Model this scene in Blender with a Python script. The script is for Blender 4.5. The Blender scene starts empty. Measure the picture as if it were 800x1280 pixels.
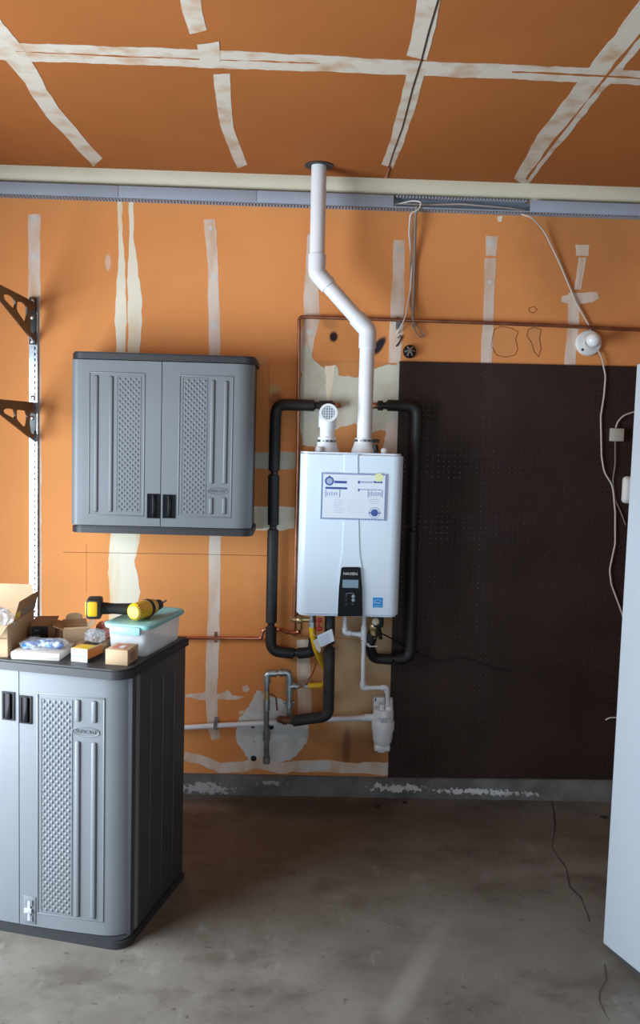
import bpy, bmesh, math, random
import numpy as np
from mathutils import Vector, Matrix, Euler
random.seed(4)
C = bpy.context.scene.collection
PI = math.pi
SC = bpy.context.scene

# ------------------------------------------------------------------ camera
F_PX, YAW, PITCH, ROLL = 1091.45, 0.0256, -0.0859, 0.028
CAM = Vector((0, -4.0, 1.6824))
_r = Vector((math.cos(YAW), -math.sin(YAW), 0)); _f = Vector((math.sin(YAW), math.cos(YAW), 0)); _u = Vector((0, 0, 1))
_f, _u = _f*math.cos(PITCH)+_u*math.sin(PITCH), _u*math.cos(PITCH)-_f*math.sin(PITCH)
_r, _u = _r*math.cos(ROLL)+_u*math.sin(ROLL), _u*math.cos(ROLL)-_r*math.sin(ROLL)
cd = bpy.data.cameras.new('camera'); cam = bpy.data.objects.new('camera', cd); C.objects.link(cam)
cd.sensor_fit = 'HORIZONTAL'; cd.sensor_width = 36; cd.lens = 36*F_PX/800; cd.clip_end = 100
M4 = Matrix((_r, _u, -_f)).transposed().to_4x4(); M4.translation = CAM
cam.matrix_world = M4; SC.camera = cam

# ------------------------------------------------------------------ world, daylight, exposure
w = bpy.data.worlds.new('sky'); SC.world = w; w.use_nodes = True
w.node_tree.nodes['Background'].inputs[0].default_value = (.62, .80, 1, 1)
w.node_tree.nodes['Background'].inputs[1].default_value = 1.0
def area(name, loc, rot, sx, sy, power, col):
    l = bpy.data.lights.new(name, 'AREA'); l.shape = 'RECTANGLE'; l.size = sx; l.size_y = sy; l.energy = power; l.color = col
    o = bpy.data.objects.new(name, l); C.objects.link(o); o.location = loc; o.rotation_euler = rot; return o
area('daylight_left_door', (-1.93, -1.95, 1.12), (0, -PI/2, 0), 1.7, 1.75, 150, (.80, .90, 1))
area('daylight_garage_door', (0, -6.35, 1.05), (PI/2, 0, 0), 3.3, 2.0, 32, (.62, .83, 1))
SC.view_settings.view_transform = 'Standard'; SC.view_settings.look = 'None'
SC.view_settings.gamma = 1; SC.view_settings.use_curve_mapping = False
SC.view_settings.exposure = 0.0

# ------------------------------------------------------------------ photo rays onto real planes
def ray(x, y): return ((x-400)/F_PX)*_r - ((y-640)/F_PX)*_u + _f
def W(x, y, d=0.0):                 # a plane d in front of the back wall
    v = ray(x, y); t = (-d-CAM.y)/v.y; return CAM+v*t
def Z(x, y, z=0.0):                 # a level plane
    v = ray(x, y); t = (z-CAM.z)/v.z; return CAM+v*t
def X(x, y, X0):                    # a plane square to the back wall
    v = ray(x, y); t = (X0-CAM.x)/v.x; return CAM+v*t
H = 2.8204

# ------------------------------------------------------------------ materials
def mat(name, col, rough=.5, metal=0, var=0, vscale=8, bump=0, bscale=60, spec=.5, trans=0, alpha=1, coat=0, col2=None, stretch=(1, 1, 1), emit=0, contrast=(.35, .65)):
    m = bpy.data.materials.new(name); m.use_nodes = True; nt = m.node_tree; N = nt.nodes; L = nt.links
    b = N['Principled BSDF']; b.inputs['Base Color'].default_value = (*col, 1); b.inputs['Roughness'].default_value = rough
    b.inputs['Metallic'].default_value = metal; b.inputs['Specular IOR Level'].default_value = spec
    b.inputs['Transmission Weight'].default_value = trans; b.inputs['Alpha'].default_value = alpha; b.inputs['Coat Weight'].default_value = coat
    if emit: b.inputs['Emission Color'].default_value = (*col, 1); b.inputs['Emission Strength'].default_value = emit
    tc = N.new('ShaderNodeTexCoord'); mp = N.new('ShaderNodeMapping'); mp.inputs['Scale'].default_value = stretch
    L.new(tc.outputs['Object'], mp.inputs['Vector'])
    if var or col2:
        n = N.new('ShaderNodeTexNoise'); n.inputs['Scale'].default_value = vscale; n.inputs['Detail'].default_value = 6
        L.new(mp.outputs['Vector'], n.inputs['Vector'])
        mr = N.new('ShaderNodeMapRange'); mr.inputs[1].default_value = contrast[0]; mr.inputs[2].default_value = contrast[1]
        L.new(n.outputs['Fac'], mr.inputs[0])
        mx = N.new('ShaderNodeMix'); mx.data_type = 'RGBA'
        a = col if col2 else tuple(c*(1-var) for c in col); c2 = col2 if col2 else tuple(min(1, c*(1+var)) for c in col)
        mx.inputs[6].default_value = (*a, 1); mx.inputs[7].default_value = (*c2, 1)
        L.new(mr.outputs[0], mx.inputs[0]); L.new(mx.outputs[2], b.inputs['Base Color'])
    if bump:
        n2 = N.new('ShaderNodeTexNoise'); n2.inputs['Scale'].default_value = bscale; n2.inputs['Detail'].default_value = 4
        L.new(mp.outputs['Vector'], n2.inputs['Vector'])
        bp = N.new('ShaderNodeBump'); bp.inputs['Strength'].default_value = bump; bp.inputs['Distance'].default_value = .004
        L.new(n2.outputs['Fac'], bp.inputs['Height']); L.new(bp.outputs['Normal'], b.inputs['Normal'])
    return m
def stain(m, items, axes='XZ', noise=14, amt=.35):
    """lay stains and other soft colour patches of given centre, radii, angle, colour and strength over a material's own colour"""
    nt = m.node_tree; N = nt.nodes; L = nt.links; b = N['Principled BSDF']
    tc = N.new('ShaderNodeTexCoord'); ns = N.new('ShaderNodeTexNoise'); ns.inputs['Scale'].default_value = noise; ns.inputs['Detail'].default_value = 5
    L.new(tc.outputs['Object'], ns.inputs['Vector'])
    for (p, rx, ry, ang, col, st, soft) in items:
        mp = N.new('ShaderNodeMapping'); mp.vector_type = 'TEXTURE'
        mp.inputs['Location'].default_value = p
        mp.inputs['Rotation'].default_value = (0, ang, 0) if axes == 'XZ' else (0, 0, ang)
        mp.inputs['Scale'].default_value = (rx, 1000, ry) if axes == 'XZ' else (rx, ry, 1000)
        L.new(tc.outputs['Object'], mp.inputs['Vector'])
        ln = N.new('ShaderNodeVectorMath'); ln.operation = 'LENGTH'; L.new(mp.outputs['Vector'], ln.inputs[0])
        ad = N.new('ShaderNodeMath'); ad.operation = 'MULTIPLY_ADD'; L.new(ns.outputs['Fac'], ad.inputs[0]); ad.inputs[1].default_value = amt*2
        L.new(ln.outputs['Value'], ad.inputs[2])
        mr = N.new('ShaderNodeMapRange'); mr.inputs[1].default_value = 1+amt+soft; mr.inputs[2].default_value = 1+amt-soft
        mr.inputs[3].default_value = 0; mr.inputs[4].default_value = st; mr.interpolation_type = 'SMOOTHSTEP'
        L.new(ad.outputs[0], mr.inputs[0])
        mx = N.new('ShaderNodeMix'); mx.data_type = 'RGBA'; mx.inputs[7].default_value = (*col, 1)
        L.new(mr.outputs[0], mx.inputs[0])
        src = b.inputs['Base Color']
        if src.is_linked: L.new(src.links[0].from_socket, mx.inputs[6])
        else: mx.inputs[6].default_value = src.default_value
        L.new(mx.outputs[2], src)
    return m
def speckle(m, col, scale, lo, hi, stretch=(1, 1, 1), st=.8):
    nt = m.node_tree; N = nt.nodes; L = nt.links; b = N['Principled BSDF']
    tc = N.new('ShaderNodeTexCoord'); mp = N.new('ShaderNodeMapping'); mp.inputs['Scale'].default_value = stretch
    L.new(tc.outputs['Object'], mp.inputs['Vector'])
    n = N.new('ShaderNodeTexNoise'); n.inputs['Scale'].default_value = scale; n.inputs['Detail'].default_value = 8; n.inputs['Roughness'].default_value = .65
    L.new(mp.outputs['Vector'], n.inputs['Vector'])
    mr = N.new('ShaderNodeMapRange'); mr.inputs[1].default_value = lo; mr.inputs[2].default_value = hi; mr.inputs[4].default_value = st
    L.new(n.outputs['Fac'], mr.inputs[0])
    mx = N.new('ShaderNodeMix'); mx.data_type = 'RGBA'; mx.inputs[7].default_value = (*col, 1); L.new(mr.outputs[0], mx.inputs[0])
    src = b.inputs['Base Color']
    if src.is_linked: L.new(src.links[0].from_socket, mx.inputs[6])
    else: mx.inputs[6].default_value = src.default_value
    L.new(mx.outputs[2], src); return m

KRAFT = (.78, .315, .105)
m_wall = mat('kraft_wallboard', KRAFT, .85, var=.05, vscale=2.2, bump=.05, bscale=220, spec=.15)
speckle(m_wall, (.74, .47, .26), 9, .66, .76, (1, 1, .35), .55)
speckle(m_wall, (.30, .12, .045), 6, .66, .82, (1, 1, 1), .45)
TAN = (.58, .38, .21); GREYB = (.16, .085, .05)
def wst(px, py, rx, ry, ang, col, st, soft): p = W(px, py); return ((p.x, 0, p.z), rx/272, ry/272, ang, col, st, soft)
stain(m_wall, [
    wst(455, 840, 48, 95, 0, TAN, .85, .35), wst(345, 850, 60, 110, 0, (.62, .21, .06), .5, .5),
    wst(412, 404, 10, 7, .4, GREYB, .4, .5),
    wst(440, 450, 40, 60, 0, (.50, .20, .06), .5, .5), wst(325, 450, 8, 6, 0, (.66, .40, .19), .7, .4), wst(343, 486, 8, 6, 0, (.66, .42, .2), .8, .3),
    wst(135, 328, 3.5, 9, 0, (.75, .56, .42), .8, .3), wst(630, 428, 16, 18, 0, (.62, .30, .12), .5, .3), wst(668, 424, 9, 18, 0, (.62, .30, .12), .5, .3),
    wst(735, 300, 70, 100, 0, (.46, .19, .065), .6, .6), wst(345, 500, 8, 10, .3, (.18, .075, .04), .6, .5), wst(450, 935, 30, 40, 0, (.36, .15, .06), .7, .5),  # first entry: broad soft patch, board darker above the lamp holder
    wst(433, 935, 6, 26, 0, (.17, .07, .03), .6, .5), wst(285, 850, 40, 130, 0, (.66, .22, .06), .55, .6), wst(417, 421, 5, 6, 0, (.03, .016, .018), 1, .35), wst(474, 432, 5, 13, .55, (.03, .024, .03), 1, .3)], noise=16)  # last two entries: small near-black spots with soft edges
m_patchboard = mat('brown_wallboard', (.58, .25, .09), .85, var=.14, vscale=3, bump=.05, bscale=200, spec=.15, stretch=(1, 1, .3))
stain(m_patchboard, [(W(455, 840)[:], .17, .36, 0, (.60, .41, .24), .9, .35), (W(430, 560)[:], .3, .2, 0, (.62, .27, .10), .7, .4), (W(450, 940)[:], .12, .10, 0, (.35, .15, .06), .8, .4), (W(433, 935)[:], .02, .09, 0, (.14, .06, .03), .6, .5)], noise=12)
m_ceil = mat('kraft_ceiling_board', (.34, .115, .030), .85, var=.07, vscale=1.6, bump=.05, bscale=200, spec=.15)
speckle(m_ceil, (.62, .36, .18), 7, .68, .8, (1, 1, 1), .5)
m_tape = mat('joint_tape', (.74, .62, .52), .8, col2=(.64, .42, .28), vscale=16, bump=.12, bscale=60, stretch=(1, 1, .35), contrast=(.42, .7), spec=.2)
m_cream = mat('cream_joint_mud', (.86, .80, .64), .8, col2=(.80, .60, .36), vscale=10, bump=.15, bscale=50, stretch=(1, 1, .2), contrast=(.52, .68), spec=.2)
m_mud = mat('pale_wall_mud', (.62, .62, .51), .8, col2=(.56, .47, .36), vscale=9, bump=.15, bscale=50, contrast=(.50, .72), spec=.2)
speckle(m_mud, (.20, .10, .05), 45, .66, .74, (1, 1, .6), .7)
m_mudw = mat('white_wall_mud', (.66, .66, .62), .8, col2=(.56, .50, .44), vscale=9, bump=.15, bscale=50, contrast=(.5, .72), spec=.2)
speckle(m_mudw, (.22, .09, .04), 60, .64, .72, (1, 1, .5), .7)
m_ceiltape = mat('ceiling_tape', (.56, .51, .43), .8, col2=(.44, .27, .15), vscale=12, bump=.15, bscale=60, contrast=(.48, .74), spec=.2)
m_cove = mat('cove_board_paint', (.66, .62, .47), .55, var=.1, vscale=6, bump=.05, stretch=(.3, 1, 1))
m_floor = mat('garage_concrete', (.128, .112, .092), .62, col2=(.185, .172, .146), vscale=2.4, bump=.12, bscale=40, spec=.35)
speckle(m_floor, (.072, .055, .043), 3.2, .50, .66, (1, 1.4, 1), .65); speckle(m_floor, (.28, .265, .235), 7, .60, .72, (1.6, .7, 1), .5); speckle(m_floor, (.05, .035, .025), 26, .61, .68, (1, 1, 1), .7); speckle(m_floor, (.10, .085, .065), 11, .55, .68, (1, 1, 1), .5)
def fst(px, py, rx, ry, ang, col, st, soft): p = Z(px, py); return ((p.x, p.y, 0), rx, ry, ang, col, st, soft)
stain(m_floor, [fst(400, 1010, .38, .10, 0, (.07, .058, .048), .65, .5), fst(390, 1058, .35, .12, .1, (.15, .115, .088), .4, .6), fst(600, 1030, .6, .16, 0, (.14, .115, .09), .4, .6),
    fst(520, 1215, .035, .30, -.45, (.28, .27, .245), .45, .6), fst(700, 1085, .25, .05, .2, (.24, .22, .19), .45, .6), fst(300, 1055, .22, .12, 0, (.17, .13, .10), .3, .5),
    fst(250, 1010, .15, .05, 0, (.33, .31, .29), .5, .6), fst(620, 1180, .3, .15, 0, (.17, .165, .135), .5, .6)], 'XY', noise=5, amt=.6)
m_curb = mat('stem_wall_concrete', (.10, .105, .10), .85, col2=(.17, .175, .165), vscale=9, bump=.3, bscale=45)
def cst(px, py, rx, ry, st): p = W(px, py, .03); return ((p.x, 0, p.z), rx, ry, 0, (.66, .67, .67), st, .25)
stain(m_curb, [cst(500, 985, .10, .016, .9), cst(590, 989, .16, .012, .9), cst(255, 985, .10, .022, .55), cst(640, 992, .10, .010, .6), cst(340, 978, .05, .01, .4)], noise=55, amt=2.2)
m_white_plaster = mat('side_wall_paint', (.30, .21, .14), .9, var=.05)
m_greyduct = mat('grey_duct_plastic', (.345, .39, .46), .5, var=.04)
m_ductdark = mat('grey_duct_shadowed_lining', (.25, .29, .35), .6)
m_pvc = mat('white_pvc', (.80, .83, .85), .28, var=.02, vscale=5)
m_pvcfit = mat('white_pvc_fitting', (.78, .81, .84), .35)
m_enamel = mat('white_enamel', (.68, .80, .90), .16, coat=.3)
m_black = mat('gloss_black_plastic', (.006, .006, .008), .25, spec=.15)
m_blackm = mat('matt_black_plastic', (.012, .012, .013), .5)
m_foam = mat('black_pipe_foam', (.012, .012, .0125), .55, var=.3, vscale=20, bump=.4, bscale=30)
m_foamgrey = mat('charcoal_pipe_foam', (.028, .028, .029), .6, var=.3, vscale=20, bump=.4, bscale=30)
m_tapeblk = mat('black_vinyl_tape', (.006, .006, .006), .3)
m_copper = mat('bright_copper', (.72, .30, .19), .28, metal=1, var=.12, vscale=25)
m_oldcopper = mat('dull_copper', (.40, .19, .11), .4, metal=.9, var=.3, vscale=12)
m_brass = mat('brass', (.62, .47, .26), .35, metal=.9, var=.2, vscale=30)
m_galv = mat('galvanised_steel', (.42, .46, .48), .38, metal=.85, var=.25, vscale=40)
m_iron = mat('grey_iron_pipe', (.17, .18, .185), .55, metal=.3, var=.3, vscale=25)
m_rust = mat('rusty_copper_fitting', (.16, .075, .04), .6, metal=.3, var=.5, vscale=40)
m_yellow = mat('yellow_hose_coating', (.80, .47, .015), .35)
m_red = mat('red_valve_handle', (.42, .02, .02), .4)
m_cab = mat('light_grey_cabinet_plastic', (.165, .18, .193), .42, var=.03, vscale=4, bump=.05, bscale=300)
m_cabdark = mat('charcoal_cabinet_plastic', (.026, .027, .030), .5, bump=.05, bscale=300)
m_cabside = mat('dark_grey_cabinet_plastic', (.055, .057, .063), .45, bump=.05, bscale=300)
m_peg = mat('brown_hardboard', (.038, .021, .018), .5, var=.18, vscale=3, spec=.2, bump=.03, bscale=120)
m_cord = mat('pale_cord', (.55, .48, .42), .5)
m_cordw = mat('white_cord', (.68, .66, .62), .5)
m_cordg = mat('grey_brown_cable', (.26, .21, .17), .6)
m_cordk = mat('black_cable', (.012, .010, .010), .5)
m_porc = mat('white_porcelain', (.74, .76, .74), .25)
m_glass_bulb = mat('frosted_bulb', (.86, .88, .88), .2)
m_beige = mat('beige_box_plastic', (.44, .40, .35), .5)
m_zinc = mat('zinc_plated_steel', (.62, .68, .74), .22, metal=1, var=.1, vscale=14)
m_zincgrey = mat('dull_grey_latch', (.40, .41, .42), .4)
m_bronze = mat('bronze_bracket_paint', (.045, .024, .014), .42)
m_screw = mat('bright_screw', (.8, .82, .84), .25, metal=1)
m_card = mat('brown_cardboard', (.36, .215, .115), .8, var=.08, vscale=10)
m_cardlight = mat('pale_cardboard', (.52, .36, .215), .8, var=.06, vscale=10)
m_cardedge = mat('cardboard_edge', (.28, .16, .08), .9)
m_greyprint = mat('grey_flap_print', (.20, .19, .19), .6)
m_ypr = mat('yellow_print', (.75, .50, .05), .5)
m_opr = mat('orange_print', (.62, .20, .04), .5)
m_redpr = mat('faded_red_print', (.55, .17, .11), .6)
m_whitecard = mat('white_card', (.66, .63, .56), .6)
m_whitepr = mat('white_print', (.75, .76, .76), .5)
m_bag = mat('clear_plastic_bag', (.85, .87, .90), .18, trans=.55, alpha=.75, bump=.6, bscale=60)
m_bagred = mat('pink_plastic_bag', (.62, .22, .17), .35, alpha=.9, bump=.6, bscale=60)
m_bluegl = mat('blue_nitrile', (.03, .20, .66), .4, bump=.6, bscale=70, col2=(.60, .76, .95), vscale=28, contrast=(.50, .62))
m_bin = mat('clear_bin_plastic', (.92, .95, .97), .22, alpha=.42)
m_teal = mat('teal_lid_plastic', (.28, .60, .60), .4)
m_dyellow = mat('yellow_tool_plastic', (.78, .46, .01), .4)
m_dblack = mat('black_tool_rubber', (.015, .015, .015), .6)
m_lcd = mat('lcd_screen', (.20, .30, .36), .15)
m_blue = mat('blue_print', (.05, .10, .34), .5)
m_lblue = mat('pale_blue_print', (.36, .45, .62), .5)
m_mblue = mat('mid_blue_print', (.20, .27, .46), .5)
m_label = mat('white_label_paper', (.74, .82, .90), .4)
m_estar = mat('blue_sticker', (.01, .26, .66), .35)
m_lime = mat('pale_yellow_sticker', (.78, .84, .46), .5)
m_seam = mat('panel_seam_shadow_gap', (.30, .34, .38), .4)
m_fridge = mat('white_appliance_steel', (.37, .415, .45), .3)
m_gasket = mat('dark_rubber', (.03, .03, .032), .6)
m_pencil = mat('pencil_line', (.22, .10, .05), .9)
m_crack = mat('crack_dark', (.055, .045, .036), .9)
m_grime = mat('water_stain_edge', (.22, .075, .025), .9)
m_debris = mat('dark_debris', (.02, .018, .015), .8)
m_mesh = mat('grey_screen', (.25, .33, .38), .5)

# ------------------------------------------------------------------ mesh building
class MB:
    def __init__(s): s.bm = bmesh.new()
    def box(s, c, size, rot=None, bevel=0, seg=2):
        m = Matrix.Translation(Vector(c))
        if rot is not None: m = m @ (rot.to_matrix().to_4x4() if isinstance(rot, Euler) else rot.to_4x4())
        m = m @ Matrix.Diagonal((*size, 1))
        r = bmesh.ops.create_cube(s.bm, size=1, matrix=m)
        if bevel:
            es = list({e for v in r['verts'] for e in v.link_edges})
            bmesh.ops.bevel(s.bm, geom=es, offset=bevel, segments=seg, affect='EDGES', profile=.5)
        return s
    def span(s, a, b, bevel=0, seg=2):
        a, b = Vector(a), Vector(b)
        return s.box((a+b)/2, [abs(b[i]-a[i]) for i in range(3)], None, bevel, seg)
    def face(s, pts): s.bm.faces.new([s.bm.verts.new(p) for p in pts]); return s
    def prism(s, pts, ext):           # closed loop of 3-D points pushed along ext
        ext = Vector(ext); a = [s.bm.verts.new(Vector(p)) for p in pts]; b = [s.bm.verts.new(Vector(p)+ext) for p in pts]
        f = [s.bm.faces.new(a), s.bm.faces.new(b[::-1])]; n = len(a)
        f += [s.bm.faces.new((a[i], b[i], b[(i+1) % n], a[(i+1) % n])) for i in range(n)]
        bmesh.ops.recalc_face_normals(s.bm, faces=f); return s
    def tube(s, pts, r, bend=0, n=12, caps=True):
        P = [Vector(p) for p in pts]
        if bend:
            Q = [P[0]]
            for i in range(1, len(P)-1):
                a, b, c = P[i-1], P[i], P[i+1]; u = (a-b); v = (c-b); lu, lv = u.length, v.length; u.normalize(); v.normalize()
                ang = u.angle(v); t = min(bend/max(math.tan(ang/2), 1e-3), lu*.49, lv*.49)
                if ang > 3.1: Q.append(b); continue
                p0, p1 = b+u*t, b+v*t
                for k in range(7):
                    q = k/6; Q.append((1-q)**2*p0+2*q*(1-q)*b+q*q*p1)
            Q.append(P[-1]); P = Q
        rs = r if isinstance(r, (list, tuple)) else [r]*len(P)
        T = []
        for i in range(len(P)):
            d = P[min(i+1, len(P)-1)]-P[max(i-1, 0)]; T.append(d.normalized())
        nrm = T[0].orthogonal().normalized(); rings = []
        for i, p in enumerate(P):
            if i: nrm = T[i-1].rotation_difference(T[i]) @ nrm
            nrm = (nrm-T[i]*nrm.dot(T[i])).normalized(); bn = T[i].cross(nrm)
            rings.append([s.bm.verts.new(p+(nrm*math.cos(2*PI*k/n)+bn*math.sin(2*PI*k/n))*rs[i]) for k in range(n)])
        for a, b in zip(rings, rings[1:]):
            for k in range(n): s.bm.faces.new((a[k], a[(k+1) % n], b[(k+1) % n], b[k]))
        if caps: s.bm.faces.new(rings[0][::-1]); s.bm.faces.new(rings[-1])
        return s
    def lathe(s, prof, origin, axis=(0, 0, 1), n=24, caps=True):   # prof: (radius, height along axis)
        o = Vector(origin); q = Vector((0, 0, 1)).rotation_difference(Vector(axis).normalized())
        rings = []
        for (r, h) in prof:
            if r < 1e-6: rings.append([s.bm.verts.new(o+q @ Vector((0, 0, h)))])
            else: rings.append([s.bm.verts.new(o+q @ Vector((r*math.cos(2*PI*k/n), r*math.sin(2*PI*k/n), h))) for k in range(n)])
        for a, b in zip(rings, rings[1:]):
            for k in range(n):
                v = [a[k % len(a)], a[(k+1) % len(a)], b[(k+1) % len(b)], b[k % len(b)]]
                v = list(dict.fromkeys(v))
                if len(v) > 2: s.bm.faces.new(v)
        if caps and len(rings[0]) > 2: s.bm.faces.new(rings[0][::-1])
        if caps and len(rings[-1]) > 2: s.bm.faces.new(rings[-1])
        return s
    def ball(s, c, r, scale=(1, 1, 1), sub=2):
        m = Matrix.Translation(Vector(c)) @ Matrix.Diagonal((*[r*k for k in scale], 1))
        bmesh.ops.create_icosphere(s.bm, subdivisions=sub, radius=1, matrix=m); return s
    def crumple(s, amt, seed=0):
        rnd = random.Random(seed)
        for v in s.bm.verts: v.co += Vector((rnd.uniform(-1, 1), rnd.uniform(-1, 1), rnd.uniform(-1, 1)))*amt
        return s
def root_loc(p):
    while p.parent: p = p.parent
    return p.location
def obj(name, mb, m, parent=None, world=True, smooth=35, kind=None, label=None):
    me = bpy.data.meshes.new(name)
    if parent is not None and world: bmesh.ops.translate(mb.bm, verts=mb.bm.verts, vec=-root_loc(parent))
    mb.bm.to_mesh(me); mb.bm.free(); me.materials.append(m)
    if smooth:
        for p in me.polygons: p.use_smooth = True
        me.set_sharp_from_angle(angle=math.radians(smooth))
    o = bpy.data.objects.new(name, me); C.objects.link(o)
    if parent is not None: o.parent = parent
    if kind: o['kind'] = kind
    if label: o['label'] = label
    return o
def tag(o, label, cat, group=None):
    o['label'] = label; o['category'] = cat
    if group: o['group'] = group
    return o
def thing(name, label, cat, loc=(0, 0, 0), rot=(0, 0, 0), group=None):
    o = bpy.data.objects.new(name, None); C.objects.link(o); o.empty_display_size = .05
    o.location = loc; o.rotation_euler = rot; return tag(o, label, cat, group)
def text(s, size, loc, rot, m, parent, name='lettering', ext=.0003, world=True):
    if world: loc = Vector(loc)-root_loc(parent)
    cu = bpy.data.curves.new(name, 'FONT'); cu.body = s; cu.size = size; cu.extrude = ext; cu.align_x = 'CENTER'; cu.align_y = 'CENTER'
    t = bpy.data.objects.new(name+'_source', cu); C.objects.link(t); bpy.context.view_layer.update()
    me = bpy.data.meshes.new_from_object(t.evaluated_get(bpy.context.evaluated_depsgraph_get())); me.name = name
    bpy.data.objects.remove(t); bpy.data.curves.remove(cu)
    me.transform(Matrix.Translation(Vector(loc)) @ Euler(rot).to_matrix().to_4x4()); me.materials.clear(); me.materials.append(m)
    o = bpy.data.objects.new(name, me); C.objects.link(o); o.parent = parent; return o
FRONT = (PI/2, 0, 0)

# ------------------------------------------------------------------ the setting
XL, XR, YB = -1.82, 2.35, -6.2
wall = obj('wall_back', MB().span((XL, 0, 0), (XR, .12, H)), m_wall, kind='structure')
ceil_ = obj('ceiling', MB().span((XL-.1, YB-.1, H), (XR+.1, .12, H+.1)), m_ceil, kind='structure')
floor = obj('floor', MB().span((XL-2.5, YB-2.5, -.1), (XR+.1, .12, 0)), m_floor, kind='structure')
mb = MB().span((XL-.1, YB, 0), (XL, -2.9, H)).span((XL-.1, -1.0, 0), (XL, .12, H)).span((XL-.1, -2.9, 2.1), (XL, -1.0, H))
obj('wall_left', mb, m_white_plaster, kind='structure')
obj('wall_right', MB().span((XR, YB, 0), (XR+.1, .12, H)), m_white_plaster, kind='structure')
mb = MB().span((XL-.1, YB-.1, 0), (-1.7, YB, H)).span((1.7, YB-.1, 0), (XR+.1, YB, H)).span((-1.7, YB-.1, 2.1), (1.7, YB, H))
obj('wall_front', mb, m_white_plaster, kind='structure')

zc = (W(233, 968, .02).z+W(487, 973, .02).z)/2
mb = MB(); n = 60; pr = []
for i in range(n+1):
    x = XL+(XR-XL)*i/n; zq = zc+max(0, min(1, (x-.46)/1.2))*.009; j = random.uniform(-.004, .004)
    pr.append([mb.bm.verts.new(v) for v in ((x, 0, 0), (x, -.034+j, 0), (x, -.03+j*.6, zq-.012+j*.4), (x, -.022, zq+random.uniform(-.003, .001)), (x, 0, zq))])
for a, b in zip(pr, pr[1:]):
    for k in range(4): mb.bm.faces.new((a[k], a[k+1], b[k+1], b[k]))
bmesh.ops.recalc_face_normals(mb.bm, faces=mb.bm.faces)
obj('baseboard_back', mb, m_curb, kind='structure', smooth=60)

# cove board along the ceiling line
zt, zb = H, W(0, 227, .03).z
mb = MB(); prof = []
for k in range(9):
    a = PI/2*k/8; prof.append((XL, -.012-.05*math.sin(PI/2+a*0)*(math.cos(a)**.7 if a < 1.57 else 0), zt-(zt-zb)*math.sin(a)))
prof += [(XL, 0, zb), (XL, 0, zt)]
mb.prism(prof, (XR-XL, 0, 0)); obj('trim_1', mb, m_cove, kind='structure', smooth=50)

# ---- joint tape and mud, thin real layers on the boards
def jitter_loop(pts, step, amt, seed):
    rnd = random.Random(seed); ph = [rnd.uniform(0, 6.28) for _ in range(4)]; out = []; arc = 0
    for a, b in zip(pts, pts[1:]+pts[:1]):
        ln = (b-a).length; n = max(1, int(ln/step))
        nv = Vector((-(b-a).y, (b-a).x)).normalized() if ln else Vector((0, 0))
        for k in range(n):
            u = arc+ln*k/n
            w_ = .5*math.sin(u/17+ph[0])+.35*math.sin(u/7.3+ph[1])+.25*math.sin(u/3.9+ph[2])+rnd.uniform(-.45, .45)
            out.append(a+(b-a)*k/n+nv*w_*amt)
        arc += ln
    return out
_ps = [0]
def lay(name, pts, parent, m, where='wall', thick=.0009, base=0.0, step=None, amt=1.0):
    _ps[0] += 1; thick += _ps[0]*3e-6
    step = step or (3 if name == 'mud_patch' else 7)
    loop = jitter_loop([Vector(p) for p in pts], step, amt, _ps[0])
    if where == 'wall': P = [W(p.x, p.y, base) for p in loop]; e = (0, -thick, 0)
    elif where == 'ceil': P = [Z(p.x, p.y, H-base) for p in loop]; e = (0, 0, -thick)
    else: P = [Z(p.x, p.y, base) for p in loop]; e = (0, 0, thick)
    mb = MB(); mb.prism(P, e); bmesh.ops.triangulate(mb.bm, faces=[f for f in mb.bm.faces if len(f.verts) > 4])
    return obj(name, mb, m, parent, smooth=0)
def strip(line):                       # (x, y, width) stations -> outline
    L, R = [], []
    for i, (x, y, wd) in enumerate(line):
        a = line[max(i-1, 0)]; b = line[min(i+1, len(line)-1)]; d = Vector((b[0]-a[0], b[1]-a[1])).normalized(); nv = Vector((-d.y, d.x))
        L.append((x+nv.x*wd/2, y+nv.y*wd/2)); R.append((x-nv.x*wd/2, y-nv.y*wd/2))
    return L+R[::-1]
T = lambda line, m=m_tape, amt=.55, **k: lay('joint_tape', strip(line), wall, m, amt=amt, **k)
# the brown board patched in behind the heater
pb = obj('wallboard_panel', MB().span((W(370, 600).x, -.0022, zc), (W(500, 600).x, 0, W(430, 452).z)), m_patchboard, wall)
B2 = .0022
T([(43, 268, 15), (43, 372, 15), (44, 560, 15), (45, 800, 15)])
T([(157, 248, 19), (158, 302, 19), (160, 330, 25), (161, 375, 33), (160, 440, 31), (160, 560, 34), (157, 670, 38), (152, 700, 32), (156, 740, 38), (152, 800, 34)], m_cream, 1.2)
T([(157, 249, 9), (157, 300, 8), (158, 330, 3), (159, 380, 2), (158, 440, 2.5)], m_wall, .9, base=.0009, thick=.0003)
T([(262, 274, 14), (264, 300, 14), (266, 330, 13), (268, 400, 14), (269, 560, 15), (269, 670, 15), (268, 740, 14), (267, 790, 16), (264, 860, 15), (266, 905, 14), (270, 924, 11)])
T([(387, 293, 6), (389, 340, 14), (389, 372, 19), (390, 400, 20), (384, 425, 18), (379, 460, 14)])
T([(499, 300, 15), (498, 350, 14), (497, 375, 17), (495, 420, 17), (493, 454, 14)])
T([(615, 295, 15), (614, 320, 13)]); T([(613, 323, 14), (611, 380, 13), (608, 452, 14), (605, 600, 14), (600, 900, 15)])
T([(728, 306, 17), (728, 320, 15)]); T([(725, 322, 3), (719, 362, 3)]); T([(731, 322, 3), (725, 362, 3)]); T([(728, 322, 2), (722, 362, 2)])
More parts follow.
